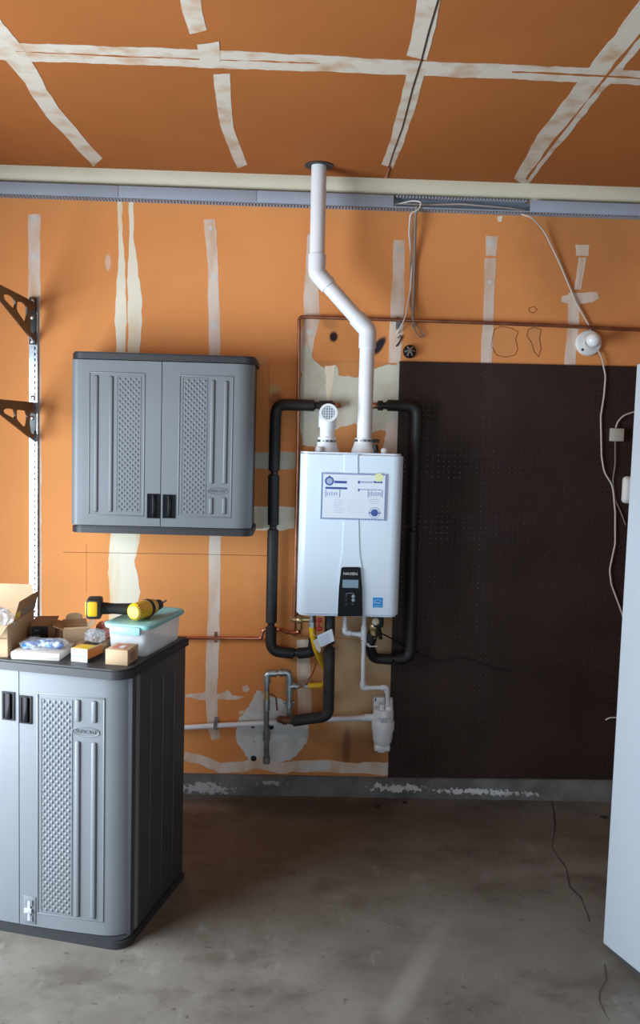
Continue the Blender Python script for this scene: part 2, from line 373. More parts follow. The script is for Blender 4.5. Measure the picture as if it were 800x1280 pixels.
T([(718, 366, 15), (717, 400, 14), (712, 460, 14), (708, 650, 15), (700, 900, 15)]); T([(702, 374, 7), (716, 374, 14), (740, 371, 13), (748, 369, 8)], base=.0004)
T([(379, 800, 16), (380, 850, 17), (381, 905, 17)], base=B2)
lay('joint_tape', [(500, 564), (640, 560), (735, 558), (735, 592), (640, 597), (500, 599)], wall, m_tape)
lay('joint_tape', [(500, 640), (640, 641), (735, 641), (735, 673), (640, 676), (500, 672)], wall, m_tape)
lay('mud_patch', [(316, 566), (345, 564), (369, 566), (369, 586), (340, 587), (316, 586)], wall, m_mud)
lay('mud_patch', [(314, 634), (345, 633), (369, 634), (369, 660), (345, 664), (314, 661)], wall, m_cream)
lay('mud_patch', [(376, 440), (384, 430), (396, 452), (406, 462), (420, 456), (423, 470), (440, 474), (452, 470), (458, 463), (480, 457), (500, 452), (499, 532), (484, 540), (474, 536), (458, 545), (444, 528), (428, 532), (416, 541), (402, 544), (394, 560), (378, 556), (374, 500)], wall, m_mud, base=B2, amt=2.2)
lay('mud_patch', [(406, 458), (419, 456), (418, 470), (414, 488), (411, 500), (408, 498), (408, 478)], wall, m_cream, base=B2+.0009, amt=1.4)
lay('mud_patch', [(484, 528), (499, 522), (499, 566), (478, 566)], wall, m_tape, base=B2, amt=1.4)
lay('mud_patch', [(294, 915), (297, 928), (311, 948), (318, 957), (344, 957), (363, 951), (384, 929), (385, 905), (366, 901), (360, 880), (352, 873), (338, 870), (322, 864), (312, 884), (299, 896)], wall, m_mudw, base=B2, amt=2.2)
lay('mud_patch', [(232, 869), (252, 866), (262, 862), (270, 868), (286, 862), (290, 868), (305, 871), (296, 874), (250, 874), (232, 872)], wall, m_tape, amt=1.2)
lay('mud_patch', [(303, 858), (309, 856), (313, 861), (309, 865), (304, 864)], wall, m_tape)
lay('mud_patch', [(298, 890), (304, 887), (306, 891), (300, 893)], wall, m_tape)
lay('joint_tape', strip([(230, 945, 12), (255, 951, 12), (275, 960, 12), (300, 958, 13), (325, 953, 16), (350, 960, 14), (375, 958, 13), (405, 957, 15), (440, 960, 14), (486, 961, 15)]), wall, m_tape, amt=1.2, base=B2)
lay('mud_patch', [(374, 956), (395, 953), (414, 953), (412, 961), (395, 963), (378, 962)], wall, m_mudw, base=B2+.0009)
lay('mud_patch', [(622, 271), (628, 270), (627, 276), (624, 277)], wall, m_cream)
for (x, y, r) in [(43, 274, 4), (43, 320, 4), (263, 285, 3), (268, 346, 4), (268, 406, 4), (614, 304, 4), (612, 353, 3), (387, 415, 4), (499, 312, 4), (497, 403, 4)]:
    lay('mud_patch', [(x+r*math.cos(a*.7854), y+r*math.sin(a*.7854)) for a in range(8)], wall, m_mudw, base=.0009, amt=.5, step=30)
def ring(pts):                          # dried edge of a water stain, a thin closed line
    L = jitter_loop([Vector(p) for p in pts], 5, .6, len(pts)); L.append(L[0])
    mb = MB(); mb.tube([W(p.x, p.y, .0002) for p in L], .0016, n=6, caps=False); obj('water_stain', mb, m_grime, wall)
ring([(618, 412), (626, 408), (640, 411), (648, 415), (644, 424), (647, 437), (643, 444), (632, 447), (620, 444), (614, 432), (616, 420)])
ring([(660, 412), (667, 409), (676, 412), (674, 422), (676, 436), (673, 446), (668, 440), (664, 428), (658, 420)])
ring([(661, 386), (667, 383), (671, 387), (667, 391), (662, 390)])
mb = MB()
for a, b in zip([(79, 690.2), (160, 691.4), (250, 692.8), (335, 694.6)], [(160, 691.4), (250, 692.8), (335, 694.6)]): mb.tube([W(*a, .0008), W(*b, .0008)], .0012, n=6)
for a, b in (((336, 455), (337, 690)), ((108, 680), (108, 740))): mb.tube([W(*a, .0003), W(*b, .0003)], .0007, n=6)
obj('pencil_line', mb, m_pencil, wall)
for (x, y, r) in [(317, 948, 4), (316, 908, 2.5), (339, 909, 3.5)]:
    mb = MB(); mb.lathe([(r/275, 0), (r/275*.9, .0016), (0, .0016)], W(x, y, B2+.0006), (0, -1, 0), 14); obj('pipe_hole', mb, m_debris, wall)
# ceiling tape
CT = lambda line, amt=.7, m=m_ceiltape, **k: lay('joint_tape', strip(line), ceil_, m, 'ceil', amt=amt, **k)
CT([(-40, 62, 24), (60, 66, 22), (180, 70, 22), (300, 75, 22), (400, 79, 20), (520, 85, 18), (650, 90, 18), (760, 95, 18), (860, 100, 16)])
CT([(122, 203, 15), (104, 183, 16), (84, 160, 17), (66, 140, 18), (50, 117, 20), (40, 98, 22), (22, 72, 26), (4, 50, 26), (-20, 20, 26)], base=.0003)
CT([(303, 208, 13), (292, 180, 15), (284, 160, 15), (280, 130, 18), (277, 92, 21)]); CT([(263, 80, 24), (260, 54, 28)], base=.0009); CT([(248, 40, 22), (240, 12, 25), (236, -20, 26)])
CT([(484, 208, 15), (497, 175, 17), (510, 130, 20), (520, 88, 22)]); CT([(521, 72, 26), (531, 30, 27), (539, -20, 30)], base=.0003)
CT([(650, 229, 20), (675, 190, 26), (705, 150, 30), (735, 112, 32), (765, 75, 34), (800, 30, 36), (850, -30, 38)], 1.3)
CT([(658, 224, 3), (690, 180, 3.5), (715, 150, 1.5), (740, 118, 3), (770, 80, 3.5), (802, 42, 4)], 1.0, m_ceil, base=.0009, thick=.0003)
CT([(20, 64, .6), (120, 69, 1.6), (250, 74, 1.0), (400, 79, 1.3)], .6, m_ceil, base=.0009, thick=.0003)
CT([(640, 90, 1.5), (720, 93, 2.5), (800, 98, 1.6)], .6, m_ceil, base=.0009, thick=.0003)
# floor cracks
def crack(pts, wd): lay('crack', strip([(x, y, wd) for x, y in pts]), floor, m_crack, 'floor', thick=.0004, step=5, amt=.7)
crack([(690, 1000), (694, 1030), (690, 1060), (708, 1085), (712, 1108), (726, 1122), (733, 1140), (737, 1152)], 1.5)
crack([(756, 1205), (758, 1225), (750, 1238), (749, 1250), (757, 1268), (762, 1275)], 1.6)

# ------------------------------------------------------------------ grey wiring duct under the cove
D0 = .055
z1 = (W(0, 228, D0).z+W(800, 254, D0).z)/2; z0 = (W(0, 246, .0).z+W(540, 268, .0).z)/2+.002; z0f = z0
duct = thing('wire_duct', 'long grey slotted wire duct along the top of the wall under the ceiling', 'wire duct', (0, 0, z0))
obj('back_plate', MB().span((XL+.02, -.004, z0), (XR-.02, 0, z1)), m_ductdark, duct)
mb = MB(); x = XL+.03; xa, xb = W(492, 258, D0).x, W(662, 268, D0).x
while x < XR-.03:
    mb.span((x, -D0, z0), (x+.0082, -.004, z0+.002))
    if xa < x < xb-.01: mb.span((x, -D0, z1-.004), (x+.0085, -.004, z1)); mb.span((x+.001, -D0-.002, z1-.009), (x+.0075, -D0+.001, z1))
    x += .0143
obj('slotted_sides', mb, m_greyduct, duct, kind='stuff', smooth=0)
mb = MB().span((XL+.03, -D0, z0), (XR-.03, -D0+.003, z0+.008)); obj('side_rail', mb, m_greyduct, duct)
seams = [XL+.02, W(148, 240, D0).x, W(321, 245, D0).x, xa]
for a, b in zip(seams, seams[1:]): obj('duct_cover', MB().span((a+.0008, -D0-.003, z0+.006), (b-.0008, -D0, z1), bevel=.0015), m_greyduct, duct)
obj('duct_cover', MB().span((xb, -D0-.003, z0+.006), (XR-.02, -D0, z1), bevel=.0015), m_greyduct, duct)
mb = MB(); mb.tube([(xa-.1, -.02, z0+.03), (xa+.15, -.025, z0+.026), (xa+.3, -.03, z0+.034), (xb-.1, -.03, z0+.024), (xb-.02, -.04, z0+.012)], .004, .1)
tag(obj('cable', mb, m_cord), 'pale cable lying inside the uncovered stretch of grey duct', 'cable')

def cord(label, pts, r, m, bend=.06, name='cord', cat='cord', d=None):
    P = [W(*p) for p in pts]; return tag(obj(name, MB().tube(P, r, bend, n=8), m), label, cat)
cord('white cord looping out of the open duct and hanging to the copper pipe', [(493, 256, .03), (515, 251, .05), (527, 252, .065), (524, 262, .066), (513, 266, .066), (511, 290, .02), (515, 330, .012), (513, 362, .012), (507, 395, .03), (503, 405, .03), (496, 417, .008)], .0035, m_cordw)
cord('grey cable hanging straight from the open duct, right of the white cord', [(521, 258, .066), (519, 275, .05), (518, 330, .012), (517, 370, .012), (516, 399, .028), (516, 408, .006)], .0065, m_cordg)
cord('brown cable with a loose loop hanging beside the grey cable over the pegboard', [(515, 262, .067), (513, 340, .010), (513, 380, .010), (517, 400, .034), (519, 415, .01), (525, 422, .01), (531, 420, .01), (524, 411, .012), (517, 402, .034)], .0028, m_cordg)
cord('long pale lamp cord running from duct past bulb holder and down the pegboard', [(652, 268, .05), (664, 271, .07), (680, 288, .02), (700, 330, .01), (720, 378, .01), (737, 408, .01), (743, 430, .012), (752, 446, .02), (757, 470, .02), (755, 495, .02), (751, 520, .02), (752, 570, .02), (755, 590, .02), (766, 607, .02), (769, 640, .02), (769, 680, .02), (762, 712, .02), (764, 730, .02), (777, 765, .02), (787, 800, .02)], .0040, m_cord, .12)
cord('thin brown cord from bottom of beige box down the pegboard', [(769, 551, .022), (769, 580, .02), (766, 600, .018), (769, 625, .017), (776, 640, .017), (782, 656, .017)], .0028, m_cordg, .08)
cord('pale cord arching from top of beige box behind the refrigerator', [(769.5, 536, .022), (772, 527, .022), (780, 519, .022), (792, 515, .022), (806, 514, .022)], .0038, m_cord, .06)
cord('short white wire end sticking out beside the refrigerator, low on pegboard', [(757, 900, .018), (762, 897, .018), (775, 897, .018)], .0035, m_cordw)
cord('black power cable running from the heater across the pegboard', [(472, 790, .12), (484, 795, .07), (505, 808, .03), (530, 820, .02), (552, 829, .018), (566, 822, .018), (580, 822, .018), (600, 829, .018), (618, 836, .018), (638, 839, .018)], .0035, m_cordk, .08, 'cable', 'cable')
# cable along the ceiling tape
P = [Z(482, 222, H-.005), Z(492, 190, H-.004), Z(503, 160, H-.004), Z(516, 110, H-.004), Z(527, 75, H-.004), Z(536, 40, H-.004), Z(548, 0, H-.004), Z(556, -30, H-.004)]
cc = thing('cable', 'thin black cable stapled along the ceiling tape', 'cable', P[0])
obj('cable_sheath', MB().tube([p+Vector((0, 0, .002)) for p in P], .0024, .1, n=8), m_cordk, cc)
obj('bare_end', MB().tube([P[0]+Vector((0, 0, -.001)), P[0]+(P[1]-P[0])*.45+Vector((0, 0, -.001))], .0045, n=8), m_copper, cc, label='orange bare end of the cable')

# ------------------------------------------------------------------ shelf standard and brackets
XS = W(43, 450).x
st_ = thing('shelf_standard', 'slotted zinc shelf standard screwed upright on wall at left edge', 'shelf rail', (XS, 0, W(43, 742).z-.15))
zt_, zb_ = W(43, 372).z, W(45, 742).z-.15
obj('channel', MB().span((XS-.018, -.003, zb_), (XS+.018, 0, zt_)).span((XS-.018, -.016, zb_), (XS-.0155, 0, zt_)).span((XS+.0155, -.016, zb_), (XS+.018, 0, zt_)), m_zinc, st_)
obj('face_strip', MB().span((XS-.0155, -.0165, zb_), (XS+.004, -.0135, zt_)).span((XS+.010, -.0165, zb_), (XS+.0155, -.0135, zt_)), m_zinc, st_)
mb = MB(); z = zb_
while z < zt_: mb.span((XS+.004, -.0163, z), (XS+.010, -.0135, z+.013)); z += .0254
obj('slot_bridges', mb, m_zinc, st_, kind='stuff', smooth=0)
for (px, py) in [(41.5, 377), (41.5, 497)]:
    mb = MB(); mb.lathe([(.011, 0), (.011, .003), (.007, .006), (0, .007)], W(px, py, .0165), (0, -1, 0), 14); obj('screw', mb, m_screw, st_)
def bracket(label, zt, zb, tip, tipz, holes, dip, group=None):
    # plate in the plane square to the wall: (depth, height) outline with cut-outs
    t = thing('shelf_bracket', label, 'shelf bracket', (XS, -.017, zb))
    t['group'] = 'shelf brackets on the left rail'
    xx = XS+.009
    cu = bpy.data.curves.new('plate', 'CURVE'); cu.dimensions = '2D'; cu.fill_mode = 'BOTH'; cu.extrude = .0035
    def sp(pts):
        s = cu.splines.new('POLY'); s.points.add(len(pts)-1); s.use_cyclic_u = True
        for k, p in enumerate(pts): s.points[k].co = (p[0], p[1], 0, 1)
    sp([(.0, zt), (tip, tipz), (tip, tipz-.035), (.0, zb)])
    for h in holes:
        L = jitter_loop([Vector(p) for p in h], 9, 0, 1)
        R_ = []
        for i in range(len(h)):          # rounded hole corners
            a, b, c = [Vector(h[(i+k) % len(h)]) for k in (-1, 0, 1)]
            for q in (0, .33, .66, 1): p0 = b+(a-b)*.22; p1 = b+(c-b)*.22; R_.append((1-q)**2*p0+2*q*(1-q)*b+q*q*p1)
        sp([(p.x, p.y) for p in R_])
    o = bpy.data.objects.new('src', cu); C.objects.link(o); bpy.context.view_layer.update()
    me = bpy.data.meshes.new_from_object(o.evaluated_get(bpy.context.evaluated_depsgraph_get())); bpy.data.objects.remove(o)
    me.name = 'plate'
    me.transform(Matrix(((0, 0, 1, xx), (-1, 0, 0, -.017), (0, 1, 0, 0), (0, 0, 0, 1)))); me.transform(Matrix.Translation(-t.location))
    me.materials.clear(); me.materials.append(m_bronze)
    po = bpy.data.objects.new('plate', me); C.objects.link(po); po.parent = t
    # hanger foot hooked in the standard
    obj('hanger_foot', MB().span((XS-.017, -.0225, zb-.004 if dip else zb+.02), (XS+.014, -.0168, zt+.022 if dip else zt-.02), bevel=.001), m_blackm if dip else m_iron, t)
    for k in ((.0, .66, 1.12) if dip else (.62,)):
        mb = MB(); mb.lathe([(.010, 0), (.010, .003), (.006, .006), (0, .007)], (XS-.004, -.0225, zb+.01+(zt-zb-.02)*k), (0, -1, 0), 14); obj('screw', mb, m_screw, t)
    return t
def bx(px, py): p = X(px, py, XS+.009); return (-p.y-.017, p.z)
u0 = bx(0, 356); u1 = bx(0, 384)
zt1, zb1 = W(44, 378.5, .02).z, W(46, 430, .02).z; s1 = (u0[1]-zt1)/u0[0]
holes1 = [[bx(*q) for q in h] for h in ([(20.5, 377), (27, 377.5), (32.5, 382), (33, 396), (31, 404), (20, 388)], [(3.5, 368), (11, 368.4), (17.8, 374), (18.5, 381), (17, 387), (4.5, 374)], [(36, 388), (44, 390), (44.5, 405), (43, 420), (37, 413)])]
bracket('upper dark bronze shelf bracket, black foot with three screws', zt1, zb1, .56, zt1+s1*.56, holes1, True)
u0 = bx(0, 499)
zt2, zb2 = W(45, 503, .02).z, W(46, 553, .02).z; s2 = (u0[1]-zt2)/u0[0]
holes2 = [[bx(*q) for q in h] for h in ([(20, 512), (31.4, 513.3), (33.6, 520), (32.3, 532.5), (28.7, 533.5), (20, 524)], [(3.5, 512.5), (7, 510.5), (17, 511.5), (18.5, 520), (17.6, 523.5), (4.5, 516.5)], [(37, 516), (44, 517), (44.5, 530), (43, 544), (38, 541), (36, 529)])]
bracket('lower dark bronze shelf bracket, grey foot with one screw', zt2, zb2, .56, zt2+s2*.56, holes2, False)

# ------------------------------------------------------------------ moulded plastic cabinets
def cab_door(*a, bow=None, **k):
    d = cab_door_flat(*a, **k)
    if bow:                              # gently bowed front: everything on the door follows the curve
        xc, hw_, sg_ = bow
        for o in [d]+list(d.children):
            for v in o.data.vertices: v.co.y += sg_*((v.co.x-xc)/hw_)**2
    return d
def cab_door_flat(parent, xi, xo, z0, z1, yf, panel, dia, ridges, handle, logo=None, latch=None, latchz=None, R=.05, seed=0):
    """one door: xi inner (meeting) edge, xo outer edge, front face at y=yf; local coordinates"""
    sg = 1 if xo > xi else -1
    pts = [(xi+sg*.0015, yf+.03)]+[(xi+sg*.0015+(xo-sg*R-xi-sg*.0015)*k/12, yf) for k in range(12)]
    for k in range(9):
        a = PI/2*k/8; pts.append((xo-sg*R*(1-math.sin(a)), yf+R*.75*(1-math.cos(a))))
    pts += [(xo, yf+R*.75+.01), (xo-sg*.02, yf+R*.75+.01), (xo-sg*R, yf+.03)]
    mb = MB(); mb.prism([(p[0], p[1], z0) for p in pts], (0, 0, z1-z0)); d = obj('door', mb, m_cab, parent, world=False, smooth=30)
    x0, x1, pz0, pz1 = panel; x0, x1 = sorted((x0, x1)); b = .006
    mb = MB()
    for (a, c) in (((x0, pz0), (x1, pz0+b)), ((x0, pz1-b), (x1, pz1)), ((x0, pz0+b), (x0+b, pz1-b)), ((x1-b, pz0+b), (x1, pz1-b))):
        mb.span((a[0], yf-.003, a[1]), (c[0], yf+.002, c[1]), bevel=.0025)
    obj('panel_rim', mb, m_cab, d, world=False)
    x0, x1, pz0, pz1 = dia; x0, x1 = sorted((x0, x1))
    mb = MB(); cols = max(3, round((x1-x0)/.021)); px = (x1-x0)/cols; rows = round((pz1-pz0)/.0115); pz = (pz1-pz0)/rows
    for r in range(rows):
        for c in range(cols):
            cx = x0+px*(c+(.25 if r % 2 else .75)); cz = pz0+pz*(r+.5); hx, hz = px*.40, pz*.85
            v = [mb.bm.verts.new(q) for q in ((cx-hx, yf+.0005, cz), (cx, yf+.0005, cz-hz), (cx+hx, yf+.0005, cz), (cx, yf+.0005, cz+hz), (cx, yf-.0045, cz))]
            for k in range(4): mb.bm.faces.new((v[k], v[(k+1) % 4], v[4]))
    obj('diamond_texture', mb, m_cab, d, world=False, kind='stuff', smooth=0)
    mb = MB(); b = .003
    for (a, c) in (((x0-.006, pz0-.006), (x1+.006, pz0-.003)), ((x0-.006, pz1+.003), (x1+.006, pz1+.006)), ((x0-.006, pz0-.003), (x0-.003, pz1+.003)), ((x1+.003, pz0-.003), (x1+.006, pz1+.003))):
        mb.span((a[0], yf-.002, a[1]), (c[0], yf+.002, c[1]))
    obj('texture_rim', mb, m_cab, d, world=False)
    for (rx, rz0, rz1) in ridges: obj('ridge', MB().span((rx-.009, yf-.007, rz0), (rx+.009, yf+.004, rz1), bevel=.006, seg=3), m_cab, d, world=False)
    hx0, hx1, hz0, hz1 = handle; hx0, hx1 = sorted((hx0, hx1)); mb = MB(); e = .006
    mb.span((hx0, yf-.004, hz0), (hx0+e, yf+.001, hz1)).span((hx1-e, yf-.004, hz0), (hx1, yf+.001, hz1)).span((hx0+e, yf-.004, hz0), (hx1-e, yf+.001, hz0+e)).span((hx0+e, yf-.004, hz1-e), (hx1-e, yf+.001, hz1))
    mb.span((hx0+e, yf-.0006, hz0+e), (hx1-e, yf+.001, hz1-e)); mx = (hx0+hx1)/2
    mb.span((mx-.004, yf-.008, hz0+.004), (mx+.010, yf-.001, hz1-.004), bevel=.002)
    obj('handle', mb, m_black, d, world=False)
    if logo:
        lx, lz, lw, lh = logo; mb = MB(); L = [(lx+lw*math.cos(a*PI/16), yf-.001, lz+lh*math.sin(a*PI/16)) for a in range(33)]
        mb.tube(L, .0022, n=6, caps=False); lo = obj('emblem', mb, m_cab, d, world=False)
        text('SUNCAST', lh*1.15, (lx, yf-.0012, lz), FRONT, m_cab, d, 'emblem_lettering', .0015, False)
    if latch:
        lx0, lx1, lz0, lz1 = latch; cx = (lx0+lx1)/2
        mb = MB().span((lx0, yf-.003, lz0), (lx1, yf+.001, lz1), bevel=.0015).span((cx-.012, yf-.007, lz1-.03), (cx+.012, yf-.002, lz1-.01)).span((cx-.012, yf-.007, lz0+.01), (cx+.012, yf-.002, lz0+.03))
        obj('latch', mb, m_cab, d, world=False)
        mb = MB().span((cx-.005, yf-.008, lz0+.012), (cx+.005, yf-.003, lz1-.012)).span((cx-.016, yf-.012, (lz0+lz1)/2-.008), (cx+.012, yf-.004, (lz0+lz1)/2+.008), bevel=.002)
        obj('latch_bolt', mb, m_zincgrey, d, world=False)
    return d
def slab(pts_w, z0, z1, x0, x1, yf, yb, R):   # rounded-front plate
    p = [(x0, yb), (x0, yf+R)]
    for k in range(1, 8): a = PI/2*k/8; p.append((x0+R*(1-math.cos(a)), yf+R*(1-math.sin(a))))
    p += [(x0+R, yf), (x1-R, yf)]
    for k in range(1, 8): a = PI/2*k/8; p.append((x1-R*(1-math.sin(a)), yf+R*(1-math.cos(a))))
    p += [(x1, yf+R), (x1, yb)]
    mb = MB(); mb.prism([(q[0], q[1], z0) for q in p], (0, 0, z1-z0))
    es = [e for e in mb.bm.edges if abs(e.verts[0].co.z-e.verts[1].co.z) < 1e-6 and abs(e.verts[0].co.z-max(z0, z1)) < 1e-6]
    bmesh.ops.bevel(mb.bm, geom=es, offset=.006, segments=2, affect='EDGES'); return mb

# -- wall cabinet
CX, CZ, CD = -.578, 1.6258, .306
cz0 = W(200, 668, CD).z; cz1 = W(200, 442, CD).z; cx0 = W(88.5, 555, CD).x; cx1 = W(316, 555, CD).x
wc = thing('wall_cabinet', 'light grey two-door plastic cabinet with charcoal top hung on the wall', 'cabinet', ((cx0+cx1)/2, 0, cz0))
wl = lambda px, py: (W(px, py, CD).x-wc.location.x, W(px, py, CD).z-wc.location.z)
hw = (cx1-cx0)/2; hh = cz1-cz0
obj('side_panels', MB().span((-hw+.006, -CD+.04, .02), (hw-.004, -.001, hh-.02), bevel=.004), m_cabside, wc, world=False)
obj('top_panel', slab(0, hh-.030, hh, -hw-.002, hw+.006, -CD-.006, -.001, .05), m_cabdark, wc, world=False)
mbs = slab(0, 0, .030, -hw-.002, hw+.006, -CD-.004, -.001, .05); obj('bottom_panel', mbs, m_cabdark, wc, world=False)
dz0, dz1 = .033, hh-.033
split = wl(201.5, 550)[0]
def rng(px0, py0, px1, py1): a = wl(px0, py0); b = wl(px1, py1); return (a[0], b[0], b[1], a[1])
cab_door(wc, split, -hw, dz0, dz1, -CD, rng(111, 464, 180, 646), rng(148, 472, 173, 639), [(wl(120, 550)[0], wl(120, 640)[1], wl(120, 469)[1]), (wl(138.5, 550)[0], wl(138, 640)[1], wl(138, 470)[1])], rng(184, 617, 199.5, 648), R=.03)
cab_door(wc, split, hw, dz0, dz1, -CD, rng(224, 468, 289, 648), rng(230, 474, 255, 642), [(wl(265, 550)[0], wl(265, 605)[1], wl(265, 475)[1]), (wl(281.5, 550)[0], wl(281, 605)[1], wl(281, 476)[1]), (wl(265, 550)[0], wl(265, 643)[1], wl(265, 622)[1]), (wl(281.5, 550)[0], wl(281, 643)[1], wl(281, 622)[1])],
         rng(203.5, 618, 219, 648), (wl(272, 614)[0], wl(272, 614)[1], .042, .013), R=.075)

# -- base cabinet
BX, BY, BA = -.5246, -1.283, .2561
bc = thing('base_cabinet', 'tall grey two-door plastic floor cabinet with charcoal top covered in boxes', 'cabinet', (BX, BY, 0), (0, 0, -BA))
BW, BH, BD = .766, .93, .50
obj('carcass', MB().span((-BW+.006, .045, .02), (-.002, BD-.005, BH-.03), bevel=.006), m_cabside, bc, world=False)
for yy, zA, zB in ((.186, .07, .845), (.287, .06, .84), (.388, .065, .836)): obj('side_rib', MB().span((-.006, yy-.004, zA), (.003, yy+.004, zB), bevel=.003), m_cabside, bc, world=False)
obj('top_panel', slab(0, BH-.032, BH, -BW-.01, .006, -.014, BD, .06), m_cabdark, bc, world=False)
obj('base_panel', slab(0, 0, .030, -BW-.004, .004, -.006, BD-.004, .055), m_cabdark, bc, world=False)
sp_ = -.383
cab_door(bc, sp_, 0, .032, BH-.036, 0, (-.318, -.082, .077, .83), (-.298, -.199, .092, .808), [(-.174, .087, .681), (-.118, .087, .681), (-.174, .745, .818), (-.118, .745, .818)], (-.391+.012, -.339+.004, .722, .815), (-.147, .713, .046, .0145), (-.366, -.321, .041, .134), R=.085, bow=(-.383, .383, .022))
cab_door(bc, sp_, -BW, .032, BH-.036, 0, (-.448-.318+.12, -.684, .077, .83), (-.684+.02, -.60, .092, .808), [(-.59, .087, .681), (-.55, .087, .681), (-.59, .745, .818), (-.55, .745, .818)], (-.444, -.398, .727, .822), R=.085, bow=(-.383, .383, .022))

# ------------------------------------------------------------------ tankless water heater
HD, HB = .348, .03
hx0, hx1 = W(373.3, 660, HD).x, W(502.5, 660, HD).x; hz1 = W(438, 566, HD).z; hz0 = W(438, 771, HD).z; hxc = (hx0+hx1)/2
he = thing('water_heater', 'white wall-mounted tankless water heater between black insulated pipes', 'water heater', (hxc, 0, hz0))
def hp(px, py, d=HD): return W(px, py, d)
pts = []                                # plan of the front cover: rounded front corners
Rr = .045
for k in range(9): a = PI/2*k/8; pts.append((hx0+Rr*(1-math.sin(PI/2-a)), -HD+Rr*.8*(1-math.cos(PI/2-a))))
for k in range(9): a = PI/2*k/8; pts.append((hx1-Rr*(1-math.sin(a)), -HD+Rr*.8*(1-math.cos(a))))
pts += [(hx1, -.14), (hx0, -.14)]
mb = MB(); mb.prism([(p[0], p[1], hz0) for p in pts], (0, 0, hz1-hz0))
es = [e for e in mb.bm.edges if abs(e.verts[0].co.z-e.verts[1].co.z) < 1e-6 and e.verts[0].co.y < -.16 and e.verts[1].co.y < -.16]
bmesh.ops.bevel(mb.bm, geom=es, offset=.010, segments=3, affect='EDGES'); obj('front_cover', mb, m_enamel, he, smooth=40)
obj('back_casing', MB().span((hx0+.006, -.145, hz0+.006), (hx1-.006, -.012, hz1-.004), bevel=.006), m_enamel, he)
for zz in (hz1-.06, hz0+.02): obj('mounting_rail', MB().span((hx0+.08, -.014, zz), (hx1-.08, 0, zz+.04)), m_galv, he)
# raised centre band that widens to the control panel
band = [(430, 568), (448, 568), (448.5, 640), (450, 690), (453.5, 712), (455, 770), (421.5, 770), (423.5, 712), (427.5, 690), (429.5, 640)]
mb = MB(); mb.prism([hp(x, y) for x, y in band], (0, -.0045, 0))
es = [e for e in mb.bm.edges if e.verts[0].co.y < -HD-.002 and e.verts[1].co.y < -HD-.002]
bmesh.ops.bevel(mb.bm, geom=es, offset=.003, segments=2, affect='EDGES'); obj('centre_band', mb, m_enamel, he)
cpt = [(426.5, 710), (429, 708.6), (448, 708.6), (450.5, 710), (452.5, 735), (453, 769.8), (422, 769.8), (423.5, 735)]
mb = MB(); mb.prism([hp(x, y, HD+.004) for x, y in cpt], (0, -.012, 0))
es = [e for e in mb.bm.edges if e.verts[0].co.y < -HD-.012 and e.verts[1].co.y < -HD-.012]
bmesh.ops.bevel(mb.bm, geom=es, offset=.004, segments=3, affect='EDGES'); cp = obj('control_panel', mb, m_black, he, label='black control panel with small display and buttons')
yv = HD+.0162
def plate(name, p, m, parent, x0, y0, x1, y1, d, t=.001, **k):
    a = W(x0, y0, d); b = W(x1, y1, d); mb = MB(); mb.span((a.x, -d, a.z), (b.x, -d-t, b.z), **k); return obj(name, mb, m, parent)
plate('display', 0, m_lcd, cp, 428.3, 724.5, 447.8, 735, yv, .0012)
text('NAVIEN', .017, W(438, 717.4, yv+.0006), FRONT, m_whitepr, cp, 'brand_lettering', .0006)
for (x, y) in [(433.5, 745.5), (441.7, 745.5), (433.5, 750.2), (441.7, 750.2), (433.5, 755.6), (441.7, 755.6)]:
    mb = MB(); mb.lathe([(.0075, 0), (.0075, .0025), (.006, .0035), (0, .0035)], W(x, y, yv), (0, -1, 0), 12); obj('button', mb, m_mesh if x > 438 and y < 753 else m_blackm, cp)
mb = MB(); mb.tube([W(432, 743.3, yv), W(434, 741.6, yv), W(441, 741.6, yv), W(443, 743.3, yv)], .0012, n=6); obj('button_outline', mb, m_mesh, cp)
# energy label at lower right
sd = HD+.0004
es_ = plate('rating_sticker', 0, m_estar, he, 466.2, 746.8, 478.2, 759.5, HD, .0008); es_['label'] = 'blue square efficiency sticker'
ex0, ey0, ex1, ey1 = 466.2, 746.8, 478.2, 759.5
mb = MB(); c = W(472.2, 752.5, HD+.0012)
mb.tube([c+Vector((.0165*math.cos(a), 0, .008*math.sin(a)))+Vector((0, 0, .001)) for a in [PI*.05+PI*.9*k/10 for k in range(11)]], .0008, n=6)
mb.tube([W(468, 757.6, HD+.0012), W(476.5, 757.6, HD+.0012)], .0006, n=6)
obj('sticker_arc', mb, m_whitepr, es_); text('energy', .010, W(471.2, 753.2, HD+.0012), FRONT, m_whitepr, es_, 'sticker_lettering', .0002)
# information card
ld = HD+.0052
lc = plate('information_card', 0, m_label, he, 402, 590.5, 481.8, 650.8, ld, .0008); lc['label'] = 'printed warranty card with blue scalloped border'
mb = MB(); a = W(403, 591.5, ld+.001); b = W(480.8, 649.8, ld+.001); r = .0042
nx = 30; nz = 26
for k in range(nx+1):
    for zz in (a.z, b.z): mb.lathe([(r, 0), (r, .0003)], (a.x+(b.x-a.x)*k/nx, -ld-.0008, zz), (0, -1, 0), 8)
for k in range(1, nz):
    for xx in (a.x, b.x): mb.lathe([(r, 0), (r, .0003)], (xx, -ld-.0008, a.z+(b.z-a.z)*k/nz), (0, -1, 0), 8)
obj('scalloped_border', mb, m_mblue, lc, kind='stuff', smooth=0)
def ink(name, rects, m):
    mb = MB()
    for (x0, y0, x1, y1) in rects: a = W(x0, y0, ld); b = W(x1, y1, ld); mb.span((a.x, -ld-.0008, a.z), (b.x, -ld-.0012, b.z))
    obj(name, mb, m, lc, smooth=0, kind='stuff')
